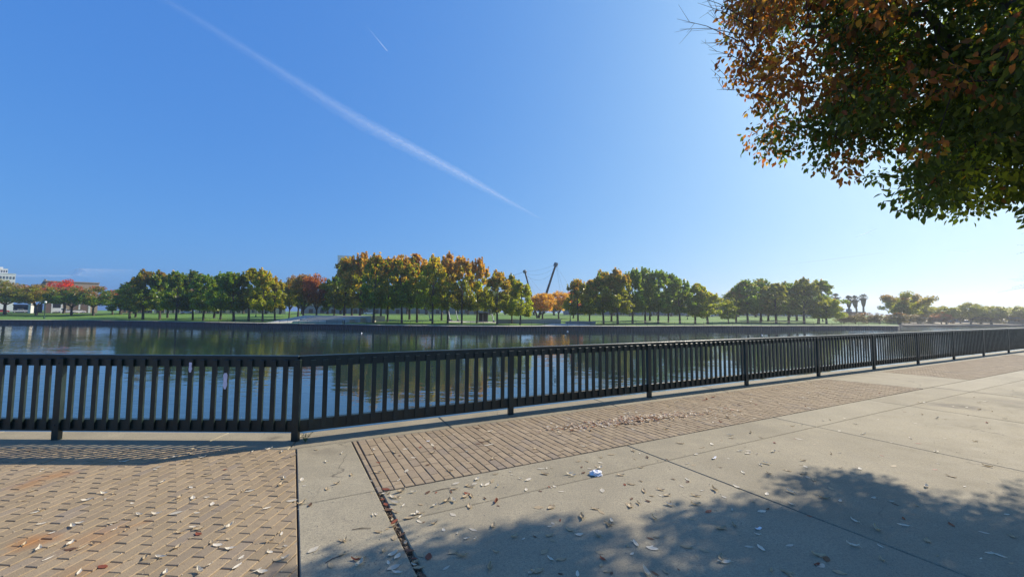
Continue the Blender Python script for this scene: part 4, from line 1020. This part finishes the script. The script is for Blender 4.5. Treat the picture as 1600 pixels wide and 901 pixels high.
# wood
MB().tube([(0, 0, -.03), (0, 0, .12), (.05, .02, 1.2), (0, .06, 2.5)], [.34, .24, .20, .19], 12).obj('trunk', M['bark'], NT, True)
limb_pts = []
for k in range(11):
    th = k*2*math.pi/11+random.uniform(-.2, .2); el = random.uniform(.45, 1.2); pts = [Vector((0, .05, 2.35))]
    tgt = Vector((TC.x-tp.x+math.cos(th)*TR.x*.78*math.cos(el*.7), TC.y-tp.y+math.sin(th)*TR.y*.78*math.cos(el*.7), 3.6+math.sin(el)*5.0))
    cand = [Vector(b_[:3])-tp for b_ in random.sample(blobs, 250)]; tgt = min(cand, key=lambda c_: (c_-tgt).length); tgt = pts[0].lerp(tgt, .9)
    for j in range(1, 8):
        f = j/7; q_ = pts[0].lerp(tgt, f)+Vector((0, 0, 1.1*math.sin(f*math.pi)*.6)); q_ += Vector((random.gauss(0, .1), random.gauss(0, .1), random.gauss(0, .07))); pts.append(q_)
    MB().tube(pts, [.12*(1-j/8)+.012 for j in range(8)], 7).obj('limb', M['bark'], NT)
    limb_pts += [(p, .12*(1-j/8)) for j, p in enumerate(pts) if j > 1]
tw_ = MB()
nodes = [p for p, r_ in limb_pts]; nodes_np = [np.array(p) for p in nodes]
todo = sorted(random.sample(blobs, min(1100, len(blobs))), key=lambda b_: min((Vector(b_[:3])-tp-p).length for p in nodes))
NA = np.zeros((len(nodes)+len(todo), 3)); NA[:len(nodes)] = np.array([tuple(p) for p in nodes]); nn_ = len(nodes)
for (x, y, z, r_) in todo:                          # each twig grows from the nearest wood already there
    b = Vector((x, y, z))-tp; dd_ = NA[:nn_]-np.array(b); a = Vector(NA[int(np.argmin((dd_**2).sum(1)))]); NA[nn_] = b; nn_ += 1
    ln_ = (b-a).length
    if ln_ > 1.9: continue
    m1_ = a.lerp(b, .35)+Vector((random.gauss(0, .06), random.gauss(0, .06), random.gauss(.04, .04)))*ln_; m2_ = a.lerp(b, .7)+Vector((random.gauss(0, .06), random.gauss(0, .06), random.gauss(.03, .04)))*ln_
    tw_.tube([a, m1_, m2_, b], [.010, .008, .006, .004], 4, False)
    for s in range(2): tw_.tube([b, b+Vector((random.gauss(0, 1), random.gauss(0, 1), random.gauss(-.3, .5))).normalized()*r_*.9], [.0035, .0012], 3, False)
# bare twigs sticking out at the open side of the crown
for (px, py, px2, py2, dd) in ((1130, 60, 1058, 30, 5.6), (1150, 30, 1075, -10, 5.7), (1150, 40, 1090, 5, 5.8), (1180, 20, 1140, -30, 5.9), (1230, 35, 1215, -30, 5.7), (1135, 50, 1062, 46, 5.5), (1145, 70, 1095, 68, 5.9), (1165, 130, 1112, 122, 5.6), (1150, 100, 1108, 78, 5.6), (1168, 95, 1105, 20, 5.8), (1240, 40, 1255, -30, 5.8), (1180, 150, 1120, 140, 5.7)):
    a, b = at_dist(px+25, py+5, dd)-tp, at_dist(px2, py2, dd+.1)-tp; c = a.lerp(b, .5)+Vector((0, 0, .05))
    tw_.tube([a, c, b], [.006, .004, .0015], 4, False)
    for s in range(4):
        k_ = random.uniform(.2, .9); e_ = a.lerp(b, k_)+Vector((0, 0, .05*(1-abs(2*k_-1)))); tw_.tube([e_, e_+(b-a).normalized()*random.uniform(.1, .3)+Vector((random.gauss(0, .05), random.gauss(0, .05), random.gauss(0, .1)))], [.003, .0012], 3, False)
stuff(tw_.obj('twigs', M['twig'], NT))
# feathery second tree whose twig tips reach into view
sp_ = Vector((15.5, 8.2, 0)); ST = thing('feathery_tree', 'feathery-twigged tree beyond the shade tree, only its drooping twig tips in view', 'tree', sp_)
MB().tube([(0, 0, -.03), (.05, 0, 1.3), (-.05, .05, 2.8)], [.24, .17, .13], 10).obj('trunk', M['bark'], ST, True)
fm = MB(); lm = MB()
for k in range(30):
    a = Vector((-.05, .05, 2.7)); th = random.uniform(0, 6.28) if k > 14 else random.uniform(2.7, 3.7); L_ = random.uniform(2.4, 3.3)
    e_ = a+Vector((math.cos(th)*L_, math.sin(th)*L_, random.uniform(-.25, 1.4) if k > 14 else random.uniform(.1, 1.5))); c = a.lerp(e_, .55)+Vector((0, 0, .5)); pts = [a, c, e_]
    fm.tube(pts, [.04, .018, .004], 4, False)
    for j in range(14):
        f = .45+.55*j/13; q_ = a.lerp(e_, f)+Vector((0, 0, .5*4*f*(1-f)*.9)); d_ = Vector((math.cos(th+random.gauss(0, .6)), math.sin(th+random.gauss(0, .6)), random.gauss(-.15, .25))).normalized(); l2 = random.uniform(.35, .6)
        fm.tube([q_, q_+d_*l2], [.003, .001], 3, False)
        sd_ = d_.cross(Vector((0, 0, 1))).normalized()
        for m_ in range(7):
            b_ = q_+d_*l2*(m_+1)/7
            for s in (-1, 1):
                t_ = b_+(sd_*s*.8+d_*.4).normalized()*.035-Vector((0, 0, .012)); lm.add([b_, (b_+t_)/2+d_*.006, t_, (b_+t_)/2-d_*.006], [(0, 1, 2, 3)])
fm.obj('limb', M['twig'], ST); stuff(lm.obj('foliage', pm('fine_leaf', (.07, .05, .04), .7, .3, 10), ST))

# ------------------------------------------------------------------ fallen leaves and litter
lcols = dict(tan=(.64, .51, .31), pale=(.84, .77, .60), red=(.30, .085, .035), brown=(.17, .09, .045))
def dry_mesh(col, seed, curl):
    r2 = random.Random(seed); mb = MB(); n = 5; V = []; Fc = []
    for i in range(n+1):
        f = i/n; wd = .24*math.sin(math.pi*min(1, max(.04, f*.94+.03)))**.8*r2.uniform(.85, 1.1)
        z0 = curl*(2*f-1)**2*.22+.006
        for j, s in enumerate((-1, 0, 1)): V.append((f-.5+r2.gauss(0, .012), s*wd*(1-.25*curl), z0+abs(s)*curl*.16*r2.uniform(.5, 1.3)+.002))
    for i in range(n):
        for j in range(2): Fc.append((i*3+j, i*3+3+j, i*3+4+j, i*3+1+j))
    V += [(.5, .0, V[-2][2]), (.72, .03, .05), (.72, .05, .055), (.5, .015, V[-2][2]+.01)]; k = len(V); Fc.append((k-4, k-3, k-2, k-1))
    mb.add(V, Fc); me = mb.mesh('fallen_leaf', M['dry']); c = me.color_attributes.new('col', 'FLOAT_COLOR', 'POINT')
    c.data.foreach_set('color', np.tile(np.array([*col, 1], np.float32), len(V))); return me
DM = {k: [dry_mesh(np.array(c)*random.uniform(.8, 1.15), s, random.choice((.08, .2, .4, .8))) for s in range(5)] for k, c in lcols.items()}
spots = []
def scatter(n, fn, kinds):
    for _ in range(n):
        g_ = fn()
        if g_ is None: continue
        spots.append((g_.x, g_.y, random.choices(list(kinds), list(kinds.values()))[0]))
K1 = dict(tan=5, pale=5, red=.7, brown=.9)
def in_left():
    px, py = random.uniform(0, 465), 700+200*random.random()**1.25; return gnd(px, py)
def in_strip(): px = random.uniform(470, 640); return gnd(px, random.uniform(700, 895))
def in_brick(): p = W2(random.uniform(.8, 12), random.uniform(.5, 2.0)); return Vector((p.x, p.y, 0))
def in_slab(): px = random.uniform(600, 1600); lo = 770-.17*(px-600); return gnd(px, lo+(900-lo)*random.random()**1.5)
scatter(120, in_left, K1); scatter(34, in_strip, K1); scatter(170, in_brick, dict(tan=4, pale=4, red=1.5, brown=1)); scatter(330, in_slab, K1)
for k in range(14): p = W2(e3(2.1+k*.11)-.018+random.gauss(0, .006), 2.1+k*.11); spots.append((p.x, p.y, random.choice(('brown', 'tan', 'red'))))
spots.sort(key=lambda s: math.hypot(s[0], s[1]))
def region(x, y):
    v = Vector((x, y))-O; s, t = v.dot(er), v.dot(ep)
    if s < e1(t): return 'left brick paving'
    if s > e3(t) and t < 2.05: return 'grooved brick paving'
    if s < e3(t): return 'narrow concrete strip'
    return 'wide concrete slabs'
names = dict(tan='tan dry leaf lying on the', pale='pale cream dry leaf lying on the', red='russet red fallen leaf on the', brown='dark brown curled leaf on the')
rest_v = MB(); rest_c = []
def put(mb, cols, me, x, y, sc, rz, z=0.0, tilt=(0, 0)):
    m = Matrix.Translation((x, y, z)) @ Matrix.Rotation(rz, 4, 'Z') @ Matrix.Rotation(tilt[0], 4, 'X') @ Matrix.Rotation(tilt[1], 4, 'Y') @ Matrix.Scale(sc, 4)
    mb.add([m @ v.co for v in me.vertices], [tuple(p.vertices) for p in me.polygons]); c = me.color_attributes['col'].data[0].color
    cols += [tuple(c)]*len(me.vertices)
for n, (x, y, k) in enumerate(spots):
    me = random.choice(DM[k]); sc = random.uniform(.032, .092)*(1.0 if k != 'brown' else .85); rz = random.uniform(0, 6.28)
    if n < 300:
        o = link('fallen_leaf', me); o.location = (x, y, .0015); o.scale = (sc, sc*random.uniform(.7, 1.3), sc*random.uniform(.6, 1.5)); o.rotation_euler = (0, 0, rz)
        rg = region(x, y); tag(o, names[k]+' '+rg, 'leaf', names[k].split(' lying')[0].split(' on')[0]+' litter on the '+rg)
    else: put(rest_v, rest_c, me, x, y, sc, rz, .0015)
PD = {k: [dry_mesh(np.array(c), s_, .3) for s_ in range(4)] for k, c in dict(a=(.82, .72, .55), b=(.68, .51, .34), c=(.46, .19, .09), d=(.24, .13, .07)).items()}
pile = MB(); pile_c = []
for k in range(900):                                # the swept drift of leaves on the grooved paving
    u = random.random()
    if u < .72: s = random.gauss(4.75, .55); t = 1.15+.16*(s-4.2)*.6+random.gauss(0, .085); hgt = .03*math.exp(-((s-5.0)/.6)**2)
    else: s = random.uniform(3.2, 6.9); t = 1.05+.11*(s-3.2)+random.gauss(0, .14); hgt = .008
    kk_ = random.choices(list(PD), (8, 5, 1.8, .4))[0]; p = W2(s, t)
    put(pile, pile_c, random.choice(PD[kk_]), p.x, p.y, random.uniform(.03, .075), random.uniform(0, 6.28), random.uniform(.002, .006+hgt), (random.gauss(0, .2), random.gauss(0, .18)))
def litter(mb, cols, name, label):
    o = stuff(mb.obj(name, M['dry'])); a = o.data.color_attributes.new('col', 'FLOAT_COLOR', 'POINT'); a.data.foreach_set('color', np.array(cols, np.float32).ravel()); o['label'] = label; o['category'] = 'leaves'
litter(rest_v, rest_c, 'leaf_litter', 'small scattered dry leaves further along the paving')
litter(pile, pile_c, 'leaf_pile', 'drift of red and tan fallen leaves on the grooved brick paving')
# crumbs and grit
grit = MB()
for k in range(1300):
    g_ = gnd(random.uniform(-20, 1620), 640+262*random.random()**.8)
    if g_.y > 11: continue
    s = random.uniform(.0015, .005); a = random.random()*6
    grit.add([(g_.x+s*math.cos(a+k_*2.09)*1.6, g_.y+s*math.sin(a+k_*2.09), .001) for k_ in range(3)]+[(g_.x, g_.y, .001+s)], [(0, 1, 3), (1, 2, 3), (2, 0, 3)])
stuff(grit.obj('grit', pm('grit', (.42, .36, .27), .9, .5, 3, world=True)))['label'] = 'tiny crumbs of grit and leaf over the paving'
deb = MB()
for k in range(800):
    t = random.uniform(2.07, 5.5); p = W2((e2(t)+e3(t))/2+random.uniform(-.013, .013), t); s = random.uniform(.006, .02); a = random.random()*6
    deb.add([(p.x+s*math.cos(a), p.y+s*math.sin(a), random.uniform(-.028, -.003)), (p.x-s*.5*math.sin(a), p.y+s*.5*math.cos(a), random.uniform(-.028, -.002)), (p.x-s*math.cos(a), p.y-s*math.sin(a), random.uniform(-.028, -.003))], [(0, 1, 2)])
stuff(deb.obj('groove_debris', M['debris']))['label'] = 'bits of bark and leaf packed in the wide groove between slabs'
# crumpled tissue
g_ = gnd(932, 741)
bm = bmesh.new(); bmesh.ops.create_icosphere(bm, subdivisions=4, radius=1)
for v in bm.verts:
    n_ = abs(MN.noise(v.co*1.5))*1.0+abs(MN.noise(v.co*3.1+Vector((3, 1, 7))))*.6
    v.co = v.co*(1.18-.75*n_); v.co.x *= .074; v.co.y *= .055; v.co.z = max(0.0, v.co.z*.034+.010)
me = bpy.data.meshes.new('tissue'); bm.to_mesh(me); bm.free(); me.materials.append(M['paper'])
o = link('crumpled_tissue', me); o.location = (g_.x, g_.y, .001); tag(o, 'crumpled white paper tissue on the slab joint', 'tissue')
def scrap(px, py, l, w_, rz, label):
    g_ = gnd(px, py); pts = [(-l, -w_), (0, -w_*1.2), (l, -w_*.6), (l*.9, w_), (0, w_*.8), (-l*.8, w_)]; n = len(pts)
    vs = [(x, y, .002+abs(x)*.25) for x, y in pts]+[(x, y, .004+abs(x)*.25) for x, y in pts]
    o = MB().add(vs, [tuple(range(n-1, -1, -1)), tuple(range(n, 2*n))]+[(k, (k+1) % n, n+(k+1) % n, n+k) for k in range(n)]).obj('paper_scrap', M['paper']); o.location = (g_.x, g_.y, 0); o.rotation_euler = (0, 0, rz); tag(o, label, 'paper')
scrap(1116, 716, .05, .012, .7, 'narrow white paper scrap on the wide slabs past the tissue')
scrap(1185, 826, .03, .012, .3, 'small white scrap in the tree shadow')
scrap(669, 689, .022, .012, .2, 'tiny bluish white scrap on the grooved brick paving')
# sticks
for px, py, l, rz in ((690, 765, .09, .5), (565, 826, .07, .2), (520, 874, .05, .9)):
    g_ = gnd(px, py); o = MB().tube([(-l, 0, .004), (0, .006, .006), (l, -.004, .004)], [.0022, .003, .0016], 5).obj('dry_twig', M['twig']); o.location = (g_.x, g_.y, 0); o.rotation_euler = (0, 0, rz); tag(o, 'thin dry twig lying near the narrow concrete strip', 'twig', 'dry twigs by the strip')
# weed at the corner post
wp = W2(.10, .14); wr = thing('weed', 'small green weed growing at the foot of the corner post', 'weed', (wp.x, wp.y, 0)); wm_ = MB(); wl_ = MB()
for k in range(9):
    th = random.uniform(0, 6.28); l = random.uniform(.07, .17); e_ = Vector((math.cos(th)*l*.7, math.sin(th)*l*.5, l*.85)); wm_.tube([(0, 0, 0), e_*.5+Vector((0, 0, .012)), e_], .0018, 4)
    for j in range(7):
        b = e_*(.3+.1*j); a = random.uniform(0, 6.28); d_ = Vector((math.cos(a), math.sin(a), .3))*random.uniform(.018, .034); s_ = Vector((-d_.y, d_.x, 0))*.28
        wl_.add([b, b+d_*.5+s_, b+d_, b+d_*.5-s_], [(0, 1, 2, 3)])
wm_.obj('stem', M['weed'], wr); stuff(wl_.obj('leaves', M['weed'], wr))

# ------------------------------------------------------------------ high clouds and contrails (about 9 km up, scaled to 4 km)
def ribbon(name, label, pts, mat, z=4000.0, cat='contrail'):
    """pts: (px, py, width_px, opacity) along the trail; a flat lens of vapour at one altitude"""
    P = [gnd(p[0], p[1], z) for p in pts]; n = len(pts); V = []; Fc = []; UV = []; A = []; cum = 0
    for i, p in enumerate(P):
        d = (P[min(i+1, n-1)]-P[max(i-1, 0)]); d.z = 0; d.normalize(); s = Vector((-d.y, d.x, 0))
        a, b = Vector(proj(p)[:2]), Vector(proj(p+s*100)[:2]); wm = pts[i][2]/max(.05, (a-b).length)*100
        if i: cum += (P[i]-P[i-1]).length
        for j in range(9):
            u = j/8; V.append(p+s*wm*(u-.5)+Vector((0, 0, wm*.06*math.sin(math.pi*u)))); UV.append((cum/6000, u)); A.append(pts[i][3])
    for i in range(n-1):
        for j in range(8): Fc.append((i*9+j, i*9+j+1, (i+1)*9+j+1, (i+1)*9+j))
    mb = MB().add(V, Fc); o = mb.obj(name, mat); me = o.data; uv = me.uv_layers.new(name='UVMap')
    for lp_ in me.loops: uv.data[lp_.index].uv = UV[lp_.vertex_index]
    c = me.color_attributes.new('col', 'FLOAT_COLOR', 'POINT')
    for k, a in enumerate(A): c.data[k].color = (a, a, a, 1)
    tag(o, label, cat); return o
def dense(pts, n=40):
    out = []; 
    for i in range(len(pts)-1):
        for k in range(n//(len(pts)-1)): f = k/(n//(len(pts)-1)); out.append(tuple(pts[i][q]*(1-f)+pts[i+1][q]*f for q in range(4)))
    return out+[pts[-1]]
ribbon('contrail', 'long broad fading contrail slanting down across the blue sky', dense([(215, -25, 16, .08), (330, 45, 20, .22), (430, 108, 25, .36), (560, 190, 38, .65), (640, 232, 34, .95), (720, 274, 28, 1.0), (785, 310, 17, .8), (850, 345, 8, .1)]), M['contrail'])
ribbon('contrail', 'short thin bright contrail high above the long one', dense([(572, 40, 2.5, .05), (590, 62, 3, .8), (605, 80, 3.2, 1.3)]), M['contrail'])
ribbon('cloud', 'pale low cloud bank above the far-left trees', dense([(-300, 440, 70, .9), (0, 432, 56, 1.1), (120, 432, 40, 1.0), (215, 436, 22, .1)]), M['wisp'], 2500, 'cloud')
ribbon('cloud', 'thin flat streak of cloud over the left cloud bank', dense([(30, 408, 3, .1), (80, 406, 4, .5), (100, 402, 3, .1)]), M['wisp'], 4000, 'cloud')
ribbon('cloud', 'small bright wisp of cloud below the shade tree', dense([(1336, 371, 5, .3), (1352, 365, 9, 1.2), (1370, 357, 4, .3)]), M['wisp'], 4000, 'cloud')
ribbon('cloud', 'long faint streak of cloud above the palms', dense([(1225, 414, 5, .1), (1300, 405, 8, .55), (1380, 395, 6, .2)]), M['wisp'], 4000, 'cloud')
ribbon('cloud', 'faint wide wisp of cloud near the feathery twigs', dense([(1475, 391, 10, .1), (1510, 393, 14, .6), (1550, 391, 8, .1)]), M['wisp'], 4000, 'cloud')

# ------------------------------------------------------------------ haze
hz = MB().box((0, 300, 24), (2400, 1800, 56)).obj('haze', None) if False else None
me = bpy.data.meshes.new('haze'); b_ = MB().box((0, 330, 22), (2600, 2000, 54)); me.from_pydata(b_.v, [], b_.f); me.update()
hz = link('haze', me); stuff(hz); hz['label'] = 'thin pale morning haze over the lake and park'
m = bpy.data.materials.new('haze'); m.use_nodes = True; N = m.node_tree.nodes; L = m.node_tree.links; N.remove(N['Principled BSDF'])
vp = N.new('ShaderNodeVolumePrincipled'); vp.inputs['Color'].default_value = (.86, .92, 1.0, 1); vp.inputs['Density'].default_value = .0005; vp.inputs['Anisotropy'].default_value = .6
L.new(vp.outputs[0], N['Material Output'].inputs['Volume']); me.materials.append(m)
